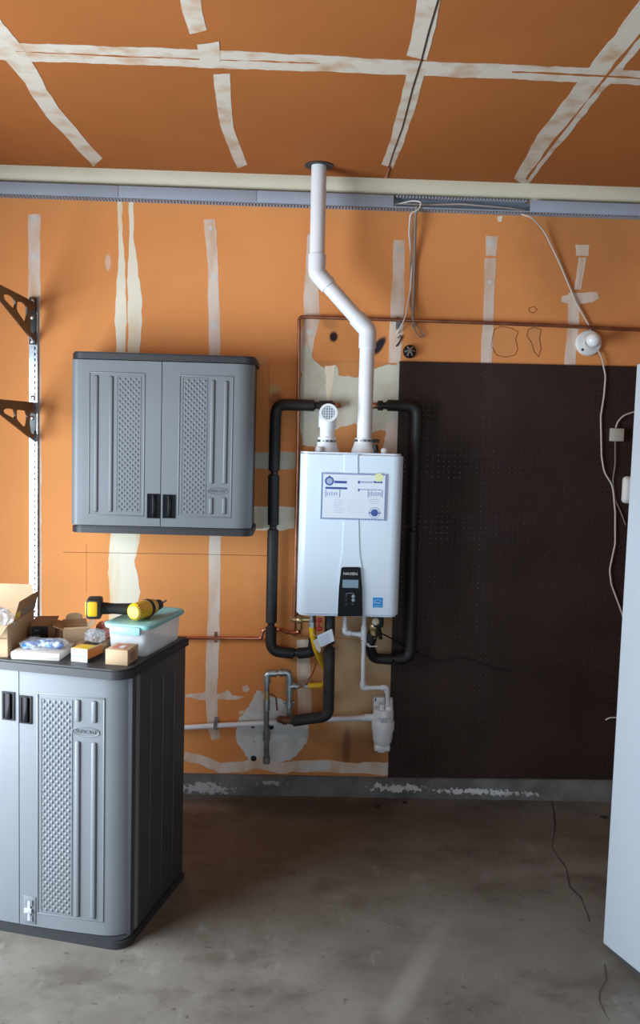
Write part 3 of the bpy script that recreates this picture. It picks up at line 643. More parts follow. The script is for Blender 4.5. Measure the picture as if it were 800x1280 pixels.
ink('heading_bar', [(406.8, 608.4, 434, 611.8), (447.5, 601, 450, 604.5), (418, 600.8, 433.5, 604.4), (467, 601.4, 478, 604), (449, 611.4, 477, 612.8), (447.5, 611, 449.5, 614)], m_blue)
bxs = []
for (x0, y0, x1, y1) in [(406.8, 612, 425, 621.5), (460, 612.8, 478, 621.8)]:
    bxs += [(x0, y0, x1, y0+.4), (x0, y1-.4, x1, y1), (x0, y0, x0+.4, y1), (x1-.5, y0, x1, y1)]
ink('form_boxes', bxs, m_blue)
rows_ = []
rnd = random.Random(3)
for k in range(8): rows_ += [(417, 624.5+k*2.2, 417+rnd.uniform(10, 14), 625.2+k*2.2), (434, 624.5+k*2.2, 434+rnd.uniform(20, 24), 625.2+k*2.2)]
for k in range(3): rows_ += [(461, 624+k*2.4, 461+rnd.uniform(10, 14), 624.8+k*2.4)]
rows_ += [(422, 598, 433, 598.6), (450, 598, 465, 598.6), (451, 601.4, 466, 604)]
for k in range(5): rows_.append((408+k*3, 615+rnd.uniform(-.6, .6), 409.6+k*3, 619.3))
for k in range(6): rows_.append((461.5+k*2.6, 615+rnd.uniform(-.6, .6), 463+k*2.6, 620))
ink('fine_print', rows_, m_lblue)
mb = MB(); mb.lathe([(.019, 0), (.019, .0006)], W(411.8, 601.2, ld+.0008), (0, -1, 0), 24)
mb.prism([W(407.8, 598.2, ld+.0008), W(412, 594.2, ld+.0008), (W(416, 598.2, ld+.0008))], (0, -.0007, 0)); obj('badge', mb, m_blue, lc)
mb = MB(); mb.lathe([(.0125, 0), (.0125, .0004)], W(411.8, 601.2, ld+.0014), (0, -1, 0), 24); obj('badge_face', mb, m_lblue, lc)
mb = MB(); mb.lathe([(.0155, 0), (.0155, .0006)], W(468.2, 641, ld+.0008), (0, -1, 0), 24); a = W(460.5, 640.4, ld); b = W(476, 642, ld); mb.span((a.x, -ld-.0008, a.z), (b.x, -ld-.0013, b.z)); obj('seal', mb, m_blue, lc)
mb = MB(); c = W(468.2, 641, ld+.0012); mb.tube([c+Vector((.0225*math.cos(PI*k/12), 0, .0225*math.sin(PI*k/12))) for k in range(25)], .0008, n=6, caps=False); obj('seal_ring', mb, m_blue, lc)
c = W(473.4, 596.8, ld+.001); mb = MB(); mb.prism([c+Vector(((.021 if k % 2 else .0165)*math.cos(PI*k/8), 0, (.021 if k % 2 else .0165)*math.sin(PI*k/8))) for k in range(16)], (0, -.0006, 0)); obj('starburst_sticker', mb, m_lime, lc)

# flue and intake collars on top, plug, knobs
DV = .215
vx = W(455, 560, DV); ix = W(408.5, 560, DV)
for c, sc in ((vx, 1.0), (ix, .93)):
    mb = MB(); mb.lathe([(.055*sc, 0), (.054*sc, .012), (.047*sc, .030), (.0405, .052), (.0405, .064), (.034, .064)], (c.x, c.y, hz1-.002), n=28); obj('vent_collar', mb, m_pvcfit, he)
mb = MB(); mb.lathe([(.014, 0), (.016, .018), (.010, .024), (0, .025)], (W(480.5, 565, .26).x, -.26, hz1-.002), n=16); obj('test_port_cap', mb, m_pvc, he)
mb = MB(); mb.ball(W(399.5, 562, .27), .014); obj('knob', mb, m_pvc, he)

# ------------------------------------------------------------------ PVC vents
def pvc(parent, pts, r, er, elbows=True, mp=m_pvc, mf=m_pvcfit, leg=None, skip=()):
    P = [Vector(p) for p in pts]; leg = leg or er*1.5
    for i, (a, b) in enumerate(zip(P, P[1:])):
        if i not in skip: obj('pipe', MB().tube([a, b], r, n=20), mp, parent)
    for i in range(1, len(P)-1):
        u = (P[i-1]-P[i]).normalized(); v = (P[i+1]-P[i]).normalized(); L = min(leg, (P[i-1]-P[i]).length*.8, (P[i+1]-P[i]).length*.8)
        mb = MB(); mb.tube([P[i]+u*L, P[i], P[i+1 if False else i]+v*L], er, er*.9, n=20)
        obj('elbow', mb, mf, parent)
ctop = Z(398.5, 203, H); DC = DV
P = [Vector((vx.x, -DV, hz1+.04)), W(456.5, 413, DV), W(396, 341, DV), W(398.8, 203, DV)]
P[1].x = vx.x; P[3] = Vector((W(398.8, 206, DV).x, -DV, H))
flue = thing('exhaust_pipe', 'white plastic flue pipe jogging from heater up through the ceiling', 'pipe', P[0])
pvc(flue, P, .0325, .0375, leg=.075)
mb = MB(); mb.lathe([(.036, 0), (.060, 0), (.060, .004), (.036, .004)], (P[3].x, -DV, H-.005), n=28, caps=False); obj('ceiling_collar', mb, m_gasket, flue)
def clamp(parent, c, r, sx):
    mb = MB(); mb.lathe([(r, 0), (r+.002, .001), (r+.002, .011), (r, .012)], c, n=28); k = obj('hose_clamp', mb, m_galv, parent)
    for a in (-.9, -.45, 0, .45, .9): 
        q = Vector(c)+Vector((math.sin(a)*(r+.002), -math.cos(a)*(r+.002), .006)); obj('clamp_slot', MB().box(q, (.006, .003, .007), Euler((0, 0, a))), m_blackm, k)
    mb = MB(); mb.tube([Vector(c)+Vector((sx*(r-.005), -r*.75, .006)), Vector(c)+Vector((sx*(r+.022), -r*.55, .006))], .008, n=10); obj('clamp_screw', mb, m_gasket, k)
clamp(flue, (vx.x, -DV, hz1+.046), .0405, 1)
mb = MB(); mb.tube([(vx.x+.046, -DV-.03, hz1+.035), (vx.x+.052, -DV-.03, hz1+.002)], .011, n=12); obj('drain_fitting', mb, m_blackm, flue)
intake = thing('intake_pipe', 'short white air intake elbow with grey round screen on the heater', 'pipe', (ix.x, -DV, hz1+.04))
ez = W(409, 516, .275).z
obj('pipe', MB().tube([(ix.x, -DV, hz1+.04), (ix.x, -DV, ez)], .0325, n=20), m_pvc, intake)
obj('elbow', MB().tube([(ix.x, -DV, ez-.06), (ix.x, -DV, ez), (ix.x, -DV-.075, ez)], .0385, .036, n=24), m_pvcfit, intake)
mb = MB(); mb.lathe([(.0285, .0), (.0385, .0), (.0385, .006), (.0285, .006), (.0285, 0)], (ix.x, -DV-.075, ez), (0, -1, 0), 28, False); obj('rim', mb, m_pvc, intake)
mb = MB(); mb.lathe([(.0290, 0), (.0290, .001)], (ix.x, -DV-.0765, ez), (0, -1, 0), 28); sc_ = obj('screen', mb, m_mesh, intake)
mb = MB()
for k in range(-2, 3):
    hl = math.sqrt(.029**2-(k*.0105)**2); mb.tube([(ix.x+k*.0105, -DV-.079, ez-hl), (ix.x+k*.0105, -DV-.079, ez+hl)], .0012, n=6); mb.tube([(ix.x-hl, -DV-.079, ez+k*.0105), (ix.x+hl, -DV-.079, ez+k*.0105)], .0012, n=6)
obj('screen_wires', mb, m_pvc, sc_)
clamp(intake, (ix.x, -DV, hz1+.040), .0400, -.001)

# ------------------------------------------------------------------ insulated pipes
def foam(parent, pts, r=.0255, bend=.03, m=m_foam):
    P = [Vector(p) for p in pts]; u = (P[0]-P[1]).normalized(); v = (P[-1]-P[-2]).normalized()
    mb = MB(); Q = [P[0]-u*.0]+P[1:-1]+[P[-1]]
    tb = MB(); tb.tube(Q, r, bend, n=16)
    for f in tb.bm.faces: pass
    es = [e for e in tb.bm.edges if any(len(f.verts) > 4 for f in e.link_faces)]
    bmesh.ops.bevel(tb.bm, geom=es, offset=.008, segments=3, affect='EDGES')
    return obj('insulation', tb, m, parent, smooth=50)
dl = .055
LP = thing('insulated_pipe', 'black foam insulated pipe looping down left of the water heater', 'pipe', W(341, 660, dl), group='black insulated pipes around the water heater')
foam(LP, [W(395, 507, dl), W(345, 505.5, dl), W(342.5, 590, dl)], bend=.045)
foam(LP, [W(418, 507, dl), W(397, 507.5, dl)], r=.023)
foam(LP, [W(342.2, 592, dl), W(341.5, 658, dl)]); foam(LP, [W(341.3, 660, dl), W(339, 780, dl)])
foam(LP, [W(338.8, 782, dl), W(338.5, 814, dl), W(369, 817, dl)], bend=.05); foam(LP, [W(370, 817, dl), W(391, 815, dl), W(393, 797, dl+.03)], bend=.03)
obj('copper_core', MB().tube([W(416, 507, dl), W(345, 505.5, dl), W(341.5, 658, dl), W(338.5, 814, dl), W(390, 816, dl)], .016, .05), m_tapeblk, LP)
obj('copper_stub', MB().tube([W(416, 507, dl), W(424, 507, dl), W(424, 507, .0)], .012, .012), m_oldcopper, LP)
obj('copper_riser', MB().tube([W(392, 800, dl+.03), W(392, 778, .15), W(392, 765, .15)], .011, .02), m_oldcopper, LP)
dr = .075
RP = thing('insulated_pipe', 'black foam insulated pipe looping down right of the water heater', 'pipe', W(516, 660, dr), group='black insulated pipes around the water heater')
foam(RP, [W(482, 506.5, dr), W(522, 508, dr), W(516.5, 660, dr)], bend=.045)
foam(RP, [W(470, 507, dr), W(481, 507, dr)], r=.022)
foam(RP, [W(516.4, 662, dr), W(513, 822, dr), W(493, 824.5, dr)], bend=.05)
foam(RP, [W(492, 824.5, dr), W(467, 823, dr), W(460, 803, dr+.04)], bend=.035, r=.024); foam(RP, [W(461, 808, dr+.045), W(467, 790, .14)], r=.024)
obj('copper_core', MB().tube([W(473, 507, dr), W(522, 508, dr), W(513, 822, dr), W(470, 823.5, dr)], .016, .05), m_tapeblk, RP)
obj('copper_stub', MB().tube([W(473, 507, dr), W(466, 507, dr), W(466, 507, 0)], .014, .012), m_oldcopper, RP)
mb = MB(); mb.tube([W(458, 806, .14), W(463, 808, .145), W(472, 808, .14)], .003, n=8); mb.tube([W(463, 808, .145), W(459, 805, .15)], .006, n=8); obj('cable_tie', mb, m_cordw, RP)
dm = .155
MP = thing('insulated_pipe', 'charcoal foam insulated pipe dropping below the water heater to a rusty fitting', 'pipe', W(411, 830, dm), group='black insulated pipes around the water heater')
foam(MP, [W(412.5, 768, dm), W(412, 806, dm)], m=m_foamgrey, r=.0235); foam(MP, [W(411.8, 808, dm), W(410.5, 895, dm), W(364, 901.5, dm)], bend=.04, m=m_foamgrey, r=.0255)
mb = MB(); mb.tube([W(367, 901, dm), W(351, 899.5, dm), W(349, 899.5, .0)], .0165, .018); mb.lathe([(.019, 0), (.019, .022)], W(359, 900.5, dm), (-1, 0, 0), 16); obj('rusty_fitting', mb, m_rust, MP)

# ------------------------------------------------------------------ copper lines
CP = thing('copper_pipe', 'dull copper pipe running along the wall above the pegboard', 'pipe', W(500, 403, .022))
obj('pipe', MB().tube([W(367.5, 795, .022), W(372.5, 560, .022), W(374, 396, .022), W(560, 402, .022), W(680, 406.5, .022), W(800, 412.5, .022), W(900, 417, .022)], .0082, .02), m_oldcopper, CP)
for (x, y) in ((497.5, 403),):
    c = W(x, y, .022); obj('pipe_clip', MB().box(c+Vector((0, .005, 0)), (.012, .030, .020)).box(c+Vector((0, .0185, 0)), (.014, .003, .056)), m_iron, CP)
C2 = thing('copper_pipe', 'bright copper pipe stepping from behind the floor cabinet towards the heater', 'pipe', W(270, 798, .04))
obj('pipe', MB().tube([W(180, 797, .03), W(326, 798, .03), W(329, 788, .03), W(334, 785.5, .03), W(350, 787, .03), W(358, 790.5, .06), W(374.5, 791, .12), W(374.5, 783, .14)], .0082, .014), m_copper, C2)
for (x, y) in ((326, 797.5), (372.5, 790)): 
    d = .03 if x < 350 else .115
    mb = MB(); mb.ball(W(x, y, d), .0115); obj('elbow', mb, m_copper, C2)
c = W(269, 798, .03); obj('pipe_clip', MB().box(c+Vector((0, .004, 0)), (.012, .036, .021)).box(c+Vector((0, .028, 0)), (.014, .003, .050)), m_oldcopper, C2)
V1 = thing('isolation_valve', 'brass isolation valve with red handle under left of the heater', 'valve', W(376, 775, .15), group='isolation valves under the water heater')
mb = MB(); mb.tube([W(374.5, 786, .14), W(374.5, 770, .15)], .0125, n=14); mb.ball(W(374.5, 775, .15), .020, (1, .9, .9)); mb.tube([W(366, 774.5, .15), W(386, 774.5, .15)], .0115, n=14); mb.tube([W(386, 774.5, .16), W(390, 774.5, .16), W(390, 764, .16)], .0125, .012, n=14); obj('valve_body', mb, m_brass, V1)
mb = MB(); mb.tube([W(365, 774.5, .15), W(362.5, 774.5, .15)], .014, n=6); obj('cap', mb, m_brass, V1)
obj('handle', MB().box(W(399, 775, .19), (.026, .012, .018), bevel=.003).box(W(399, 786, .19), (.030, .012, .016), bevel=.003).box(W(399, 781, .185), (.010, .008, .06)), m_red, V1)
V2 = thing('isolation_valve', 'dark brass isolation valve with round cream knob under right of the heater', 'valve', W(470, 780, .16), group='isolation valves under the water heater')
mb = MB(); mb.tube([W(467, 797, .14), W(468, 764, .16)], .0165, n=14); mb.ball(W(468, 783, .15), .024, (1, .9, 1)); obj('valve_body', mb, m_brass, V2)
mb = MB(); mb.box(W(473, 777, .18), (.045, .035, .05), bevel=.008); mb.tube([W(473, 782, .18), W(476, 798, .15)], .009, n=10); obj('valve_handle', mb, m_blackm, V2)
mb = MB(); mb.lathe([(.016, 0), (.016, .012), (.012, .016), (0, .016)], W(469.5, 776.5, .20), (0, -1, 0), 16); mb.lathe([(.006, .014), (.006, .024), (0, .024)], W(469.5, 776.5, .20), (0, -1, 0), 10); obj('knob', mb, m_cream, V2)

# ------------------------------------------------------------------ gas line
dg = .09
GP = thing('gas_pipe', 'galvanised gas pipe bent like an upside-down U with a grey drip leg', 'pipe', W(333, 950, dg))
pl = [W(333, 900, dg), W(333.5, 842, dg), W(361.5, 840.5, dg), W(361.5, 894, dg)]
obj('iron_leg', MB().tube([W(333, 953, dg), W(333, 886, dg)], .0125, n=16), m_iron, GP, label='grey iron drip leg')
for yy, hh_ in ((954, .03), (926, .045)): obj('iron_coupling', MB().lathe([(.0165, 0), (.0165, hh_)], W(333, yy, dg), n=16), m_iron, GP)
mb = MB(); mb.lathe([(.0165, 0), (.0165, .05)], W(333, 888, dg), n=16); obj('coupling', mb, m_galv, GP)
obj('nipple', MB().tube([W(333, 886, dg), W(333.5, 850, dg)], .0125, n=16), m_galv, GP); obj('nipple', MB().tube([W(338, 841.8, dg), W(357, 840.8, dg)], .0125, n=16), m_galv, GP); obj('nipple', MB().tube([W(361.5, 848, dg), W(361.5, 897, dg)], .0118, n=16), m_galv, GP)
for c, a, b in ((pl[1], pl[0], pl[2]), (pl[2], pl[1], pl[3])):
    u = (a-c).normalized(); v = (b-c).normalized(); mb = MB(); mb.tube([c+u*.04, c, c+v*.04], .0165, .02, n=16)
    for q in (u, v): mb.lathe([(.019, 0), (.019, .010)], c+q*.032, q, 16)
    obj('elbow', mb, m_galv, GP)
mb = MB(); mb.lathe([(.0175, 0), (.0175, .075)], W(361.5, 868, dg), n=16); mb.lathe([(.0175, 0), (.016, .03)], W(361.5, 857.5, dg), (1, 0, 0), 16); mb.lathe([(.018, 0), (.018, .03)], W(361.5, 885, dg), n=16); obj('tee', mb, m_galv, GP)
mb = MB(); mb.lathe([(.0135, 0), (.0135, .05)], W(333.2, 877, dg), n=16); obj('yellow_tag', mb, m_brass, GP)
mb = MB(); mb.tube([W(336, 868, dg), W(341, 868, dg), W(345, 872, dg), W(346.5, 888, dg)], .004, .01, n=8); obj('old_valve_handle', mb, m_rust, GP)
mb = MB(); mb.tube([W(355, 878, dg), W(368, 878, dg)], .005, n=8); mb.ball(W(367, 878, dg), .008).ball(W(356, 878, dg), .008); obj('union_bolt', mb, m_galv, GP)
mb = MB(); mb.tube([W(366, 857.5, dg), W(379, 857.5, dg)], .0095, n=6); mb.lathe([(.015, 0), (.015, .018)], W(369, 857.5, dg), (1, 0, 0), 6); obj('hose_nut', mb, m_galv, GP)
GH = thing('gas_hose', 'yellow coated flexible gas hose hanging from the heater to the gas pipe', 'hose', W(392, 800, .2))
obj('hose', MB().tube([W(389.5, 781, .19), W(391, 795, .19), W(395, 812, .17), W(402, 828, .10), W(409, 842, .07), W(410, 853, .075), W(402, 857, dg), W(385, 857.3, dg)], .0135, .06, n=16), m_yellow, GH)
mb = MB(); mb.lathe([(.016, 0), (.016, .024), (.012, .026)], W(389.5, 784, .19), (0, 0, 1), 6); mb.tube([W(389.5, 778, .19), W(390, 764, .19)], .010, n=12); obj('top_nut', mb, m_galv, GH)
mb = MB(); mb.lathe([(.0125, 0), (.0125, .02)], W(387, 857.4, dg), (-1, 0, 0), 6); obj('lower_nut', mb, m_galv, GH)
c = W(390, 797, .206); mb = MB(); mb.prism([W(391, 801, .206), W(398, 797, .208), W(401, 812, .204), W(400, 816, .20), W(396, 813, .20)], (0, -.001, 0)); tag(obj('paper_tag', mb, m_whitecard), 'small white paper strip stuck on the yellow gas hose', 'tag')
hg = thing('paper_tag', 'grey printed card tag with tan edge hung beside the yellow gas hose', 'tag', W(407, 797, .215))
obj('card', MB().prism([W(396, 795, .215), W(414.5, 786, .225), W(418, 801, .225), (W(401, 809, .215))], (0, -.0015, 0)), m_label, hg)
obj('tan_edge', MB().prism([W(414.5, 786, .224), W(416, 786.5, .222), W(419.5, 801.5, .222), W(418, 801, .224)], (0, -.0025, 0)), m_card, hg, label='tan card edge')
mb = MB()
for k in range(5):
    a = W(399+.7*k, 797.3+2.2*k, .2185+.0); b = W(411+.7*k, 791.5+2.2*k, .2235); mb.tube([a+Vector((0, -.0012, 0)), b+Vector((0, -.0016, 0))], .0007, n=5)
obj('print_lines', mb, m_lblue, hg)
obj('string', MB().tube([W(396, 796, .214), W(391, 792, .206)], .0008, n=6), m_cordw, hg)
cord('bare copper ground wire drooping from the gas hose to the gas pipe', [(395, 829, .12), (391, 842, .11), (384, 851, .10), (377, 857, .105), (372, 861, .11)], .0028, m_copper, .05, 'ground_wire', 'wire')
cord('thin copper wire strung level behind the card tag to the white condensate pipe', [(419, 797, .16), (436, 798.5, .16), (453, 801, .16)], .0014, m_copper, .02, 'wire', 'wire')

# ------------------------------------------------------------------ condensate drain
dw = .14
CDP = thing('condensate_pipe', 'thin white plastic drain pipe dropping from heater in steps to the canister', 'pipe', W(455, 800, dw))
pvc(CDP, [W(455.5, 764, dw), W(453.5, 860, dw), W(483.5, 859.5, dw), W(486, 886, dw-.03)], .0098, .0132, leg=.026)
pvc(CDP, [W(431.2, 764, dw), W(431, 791, dw), W(455, 794, dw)], .0098, .0132, leg=.026)
mb = MB(); mb.tube([W(455.2, 783, dw), W(454.8, 804, dw)], .0132, n=18); mb.tube([W(448, 793.2, dw), W(455, 794, dw)], .0132, n=18); obj('tee', mb, m_pvcfit, CDP)
dn = .095
cc = W(478.5, 910, dn); zN = lambda py: W(478.5, py, dn).z
NT = thing('neutralizer', 'white plastic condensate neutraliser canister on the wall left of pegboard', 'canister', (cc.x, -dn, zN(937)))
mb = MB(); mb.lathe([(.034, zN(930)), (.043, zN(926)), (.046, zN(920)), (.0475, zN(912)), (.0475, zN(911))], (cc.x, -dn, 0), n=28); obj('lower_bowl', mb, m_pvc, NT)
mb = MB(); mb.lathe([(.0475, zN(912)), (.0525, zN(911.5)), (.0525, zN(901.5)), (.049, zN(900))], (cc.x, -dn, 0), n=28); obj('lock_ring', mb, m_pvcfit, NT)
mb = MB(); mb.lathe([(.0485, zN(903)), (.0475, zN(889)), (.044, zN(885.5)), (.0, zN(885))], (cc.x, -dn, 0), n=28); hd_ = obj('head', mb, m_pvc, NT)
mb = MB(); mb.span((cc.x-.038, -dn-.028, zN(937)), (cc.x+.034, -dn+.02, zN(929)), bevel=.006).span((cc.x-.020, -dn-.02, zN(939)), (cc.x+.01, -dn+.02, zN(936))); obj('foot', mb, m_pvc, NT)
obj('wall_bracket', MB().span((W(466.5, 870, .03).x, -.06, W(470, 890, .03).z), (W(481, 870, .03).x, 0, W(470, 869.5, .03).z), bevel=.004), m_pvcfit, NT)
a = W(468, 872, .06); obj('bracket_slot', MB().span((a.x+.003, -.0612, a.z-.018), (a.x+.008, -.059, a.z-.002)), m_gasket, NT)
mb = MB(); mb.lathe([(.020, 0), (.0165, .045), (.0145, .060)], (W(486, 886, dn).x, -dn-.01, zN(887)), n=18); mb.lathe([(.011, 0), (.011, .03)], (W(477, 886, dn).x, -dn-.015, zN(887)), n=14); obj('inlet_port', mb, m_pvcfit, NT)
mb = MB(); mb.tube([(cc.x-.03, -dn, W(470, 897, dn).z), (cc.x-.085, -dn, W(470, 897, dn).z)], .0165, n=18); obj('outlet_port', mb, m_pvcfit, NT)
text('CONDENSATE', .009, (cc.x, -dn-.0486, zN(894.5)), FRONT, m_mesh, NT, 'canister_lettering', .0005)
mb = MB()
for k in range(3): mb.span((cc.x-.015, -dn-.0492, zN(896.5)-.004*k), (cc.x+.012, -dn-.047, zN(896.5)-.004*k+.0012))
obj('canister_fine_print', mb, m_mesh, NT)
DP = thing('drain_pipe', 'long white drain pipe sloping along the wall low behind the gas pipe', 'pipe', W(270, 908, .045))
obj('pipe', MB().tube([W(190, 912, .03), W(270, 907, .035), W(345, 903.5, .05), W(400, 900, .08), W(459, 897, dn)], .0118, .3, n=16), m_pvc, DP)
mb = MB(); mb.lathe([(.0145, 0), (.0145, .05)], W(452, 897.5, dn), (1, 0, .0), 16); obj('coupling', mb, m_pvcfit, DP)
c = W(269.5, 907, .035); obj('pipe_strap', MB().box(c+Vector((0, .008, 0)), (.016, .044, .029)).box(c+Vector((0, .032, 0)), (.018, .004, .062)), m_iron, DP)

# ------------------------------------------------------------------ pegboard
pxl = .4585; pzb = zc+.0005; PW, PH, PG, PT = 1.219, W(650, 455, .01).z-zc-.004, .003, .005
PO = thing('pegboard', 'large dark brown perforated hardboard panel fixed to the wall', 'pegboard', (pxl, -.002, pzb), (0, -.0075, 0))
nx, nz = 48, int(PH/.0254); cw = PW/nx; ch = PH/nz; hr = .0030
V, Fc = [], []
for i in range(nx):
    for j in range(nz):
        b = len(V); x0, z0_ = i*cw, j*ch; cx, cz = x0+cw/2, z0_+ch/2
        V += [(x0, -PG-PT, z0_), (x0+cw, -PG-PT, z0_), (x0+cw, -PG-PT, z0_+ch), (x0, -PG-PT, z0_+ch)]
        for yy in (-PG-PT, -PG): V += [(cx+hr*math.cos(-3*PI/4+k*PI/4), yy, cz+hr*math.sin(-3*PI/4+k*PI/4)) for k in range(8)]
        h = b+4
        for s in range(4): Fc.append((b+s, b+(s+1) % 4, h+(2*s+2) % 8, h+2*s+1, h+2*s))
        for k in range(8): Fc.append((h+k, h+(k+1) % 8, h+8+(k+1) % 8, h+8+k))
b = len(V); V += [(0, -PG-PT, 0), (PW, -PG-PT, 0), (PW, -PG-PT, PH), (0, -PG-PT, PH), (0, -PG, 0), (PW, -PG, 0), (PW, -PG, PH), (0, -PG, PH)]
for s in range(4): Fc.append((b+s, b+4+s, b+4+(s+1) % 4, b+(s+1) % 4))
me = bpy.data.meshes.new('board'); me.from_pydata(V, [], Fc); me.materials.append(m_peg); bo = bpy.data.objects.new('board', me); C.objects.link(bo); bo.parent = PO
mb = MB()
for (x, z) in [(.02, .05), (.02, PH*.5), (.02, PH-.06), (PW/2, .05), (PW/2, PH-.06), (PW-.02, PH/2)]: mb.lathe([(.010, 0), (.010, PG)], (x, 0, z), (0, -1, 0), 10)
obj('spacers', mb, m_gasket, PO, world=False)

# wire coil above the pegboard corner
c = W(512, 439.5, .012); co = thing('wire_coil', 'black round coil of wire hung above the pegboard corner', 'wire', c)
mb = MB()
for k in range(4): mb.tube([c+Vector(((.027-.005*k)*math.cos(a), -.004*k+random.uniform(-.002, .002), (.027-.005*k)*math.sin(a))) for a in [2*PI*q/24 for q in range(25)]], .0035, n=6, caps=False)
obj('outer_turns', mb, m_cordk, co)
mb = MB()
for k in range(6): a = k*1.05; mb.tube([c+Vector((.024*math.cos(a), -.012, .024*math.sin(a))), c+Vector((.004*math.sin(k), -.022, .006)), c+Vector((.022*math.cos(a+2.2), -.012, .022*math.sin(a+2.2)))], .0028, .02, n=6)
obj('tangle', mb, m_cordg, co)
mb = MB(); mb.tube([W(503, 420, .006), W(499, 428, .006), W(495, 433, .006)], .003, n=6); mb.tube([W(502, 424, .006), W(500, 419, .006), W(497, 423, .006)], .002, n=6)
tag(obj('hook', mb, m_cordk), 'small black bent wire hook on the tape left of the round coil', 'hook')

# bulb holder
c = W(735, 429, 0)
LH = thing('lamp_holder', 'white porcelain lamp holder with round frosted bulb at right above pegboard', 'lamp', c)
mb = MB(); mb.lathe([(.058, 0), (.058, .012), (.054, .020), (.030, .026), (.027, .030)], c, (0, -1, 0), 32); obj('base', mb, m_porc, LH)
bq = W(742, 425, .094); bax = (bq-(c+Vector((.004, 0, .004)))).normalized()
mb = MB(); mb.lathe([(.021, .020), (.021, .050), (.017, .052)], c+Vector((.004, 0, .004)), bax, 24); obj('socket', mb, m_gasket, LH)
mb = MB(); mb.lathe([(.013, .048), (.015, .056), (.024, .066), (.0305, .080), (.0325, .094), (.030, .109), (.022, .120), (.010, .126), (0, .127)], c+Vector((.004, 0, .004)), bax, 28); obj('bulb', mb, m_glass_bulb, LH)
mb = MB(); q = c+Vector((-.030, -.0195, -.032)); mb.lathe([(.006, 0), (.006, .004), (0, .005)], q, (0, -1, 0), 12); mb.lathe([(.006, 0), (.006, .004), (0, .005)], c+Vector((.03, -.0195, .034)), (0, -1, 0), 12); obj('screw', mb, m_debris, LH)
# beige box, hidden socket
c = W(769.5, 543.5, .012); JB = thing('junction_box', 'small square beige surface box on the pegboard by the refrigerator', 'box', c)
obj('housing', MB().box(c+Vector((0, -.013, 0)), (.060, .028, .060), bevel=.004), m_beige, JB)
obj('cover_plate', MB().box(c+Vector((.004, -.0285, 0)), (.048, .004, .056), bevel=.0015), m_beige, JB)
c = W(785, 612, .012); OB = thing('plug_adapter', 'rounded pale plug adapter peeking out behind the refrigerator edge', 'plug', c)
obj('housing', MB().box(c+Vector((0, -.022, 0)), (.07, .04, .125), bevel=.018, seg=4), m_cordw, OB)
obj('face', MB().box(c+Vector((0, -.043, 0)), (.045, .004, .09), bevel=.0018), m_whitepr, OB)

# ------------------------------------------------------------------ refrigerator at the right edge
FA = math.atan2(.35, .937)
fr = thing('refrigerator', 'tall plain white refrigerator standing at the right edge of the picture', 'refrigerator', (1.056, -1.238, 0), (0, 0, FA))
FWd, FDp, FH = .72, .66, 1.94
obj('cabinet', MB().span((0, -FDp, .022), (FWd, 0, FH), bevel=.006), m_fridge, fr, world=False)
obj('base', MB().span((.012, -FDp+.02, .0), (FWd-.012, -.02, .022)), m_gasket, fr, world=False)
obj('gasket', MB().span((.012, -FDp-.012, .07), (FWd-.012, -FDp, FH-.01)), m_gasket, fr, world=False)
for (za, zb_2) in ((.07, 1.25), (1.26, FH-.004)):
    d = obj('door', MB().span((0, -FDp-.07, za), (FWd, -FDp-.012, zb_2), bevel=.008), m_fridge, fr, world=False)
    zz = (za+.75, zb_2-.08) if za < 1 else (za+.08, za+.45)
    mb = MB(); mb.tube([(.05, -FDp-.07, zz[0]), (.05, -FDp-.11, zz[0]), (.05, -FDp-.11, zz[1]), (.05, -FDp-.07, zz[1])], .012, .02); obj('handle', mb, m_fridge, d, world=False)

# ------------------------------------------------------------------ things on the base cabinet
TOP = BH
ca, sa = math.cos(BA), math.sin(BA)
def L2(x, y, z=TOP): return Vector((BX+x*ca+y*sa, BY-x*sa+y*ca, z))
# storage bin, turned with the cabinet
bn = thing('storage_bin', 'clear plastic storage bin with teal lid on the floor cabinet', 'storage bin', L2(-.082, .315), (0, 0, -BA))
bw, bd, bh = .148, .300, .098; mb = MB()
def rrect(w_, d_, r, z): 
    o = []
    for (sx, sy, a0) in ((1, 1, 0), (-1, 1, 1), (-1, -1, 2), (1, -1, 3)):
        for k in range(5): a = PI/2*(a0+k/4); o.append(Vector((sx*(w_/2-r)+r*math.cos(a), sy*(d_/2-r)+r*math.sin(a), z)))
    return o
def loft(mb, loops, cap0=True, cap1=True):
    R_ = [[mb.bm.verts.new(p) for p in l] for l in loops]
    for a, b in zip(R_, R_[1:]):
        for k in range(len(a)): mb.bm.faces.new((a[k], a[(k+1) % len(a)], b[(k+1) % len(a)], b[k]))
    if cap0: mb.bm.faces.new(R_[0][::-1])
    if cap1: mb.bm.faces.new(R_[-1])
    return mb
loft(mb, [rrect(bw-.016, bd-.016, .018, .001), rrect(bw-.012, bd-.012, .02, .006), rrect(bw, bd, .022, bh), rrect(bw-.006, bd-.006, .020, bh), rrect(bw-.018, bd-.018, .018, .010)], True, True)
obj('tub', mb, m_bin, bn, world=False)
mb = MB(); loft(mb, [rrect(bw+.022, bd+.022, .03, bh-.004), rrect(bw+.026, bd+.026, .03, bh+.004), rrect(bw+.024, bd+.024, .03, bh+.010), rrect(bw+.006, bd+.006, .024, bh+.014), rrect(bw-.02, bd-.02, .02, bh+.012)]); obj('lid', mb, m_teal, bn, world=False)
obj('lid_clip', MB().span((-.055, -bd/2-.020, bh-.022), (.055, -bd/2-.008, bh+.006), bevel=.004), m_teal, bn, world=False)
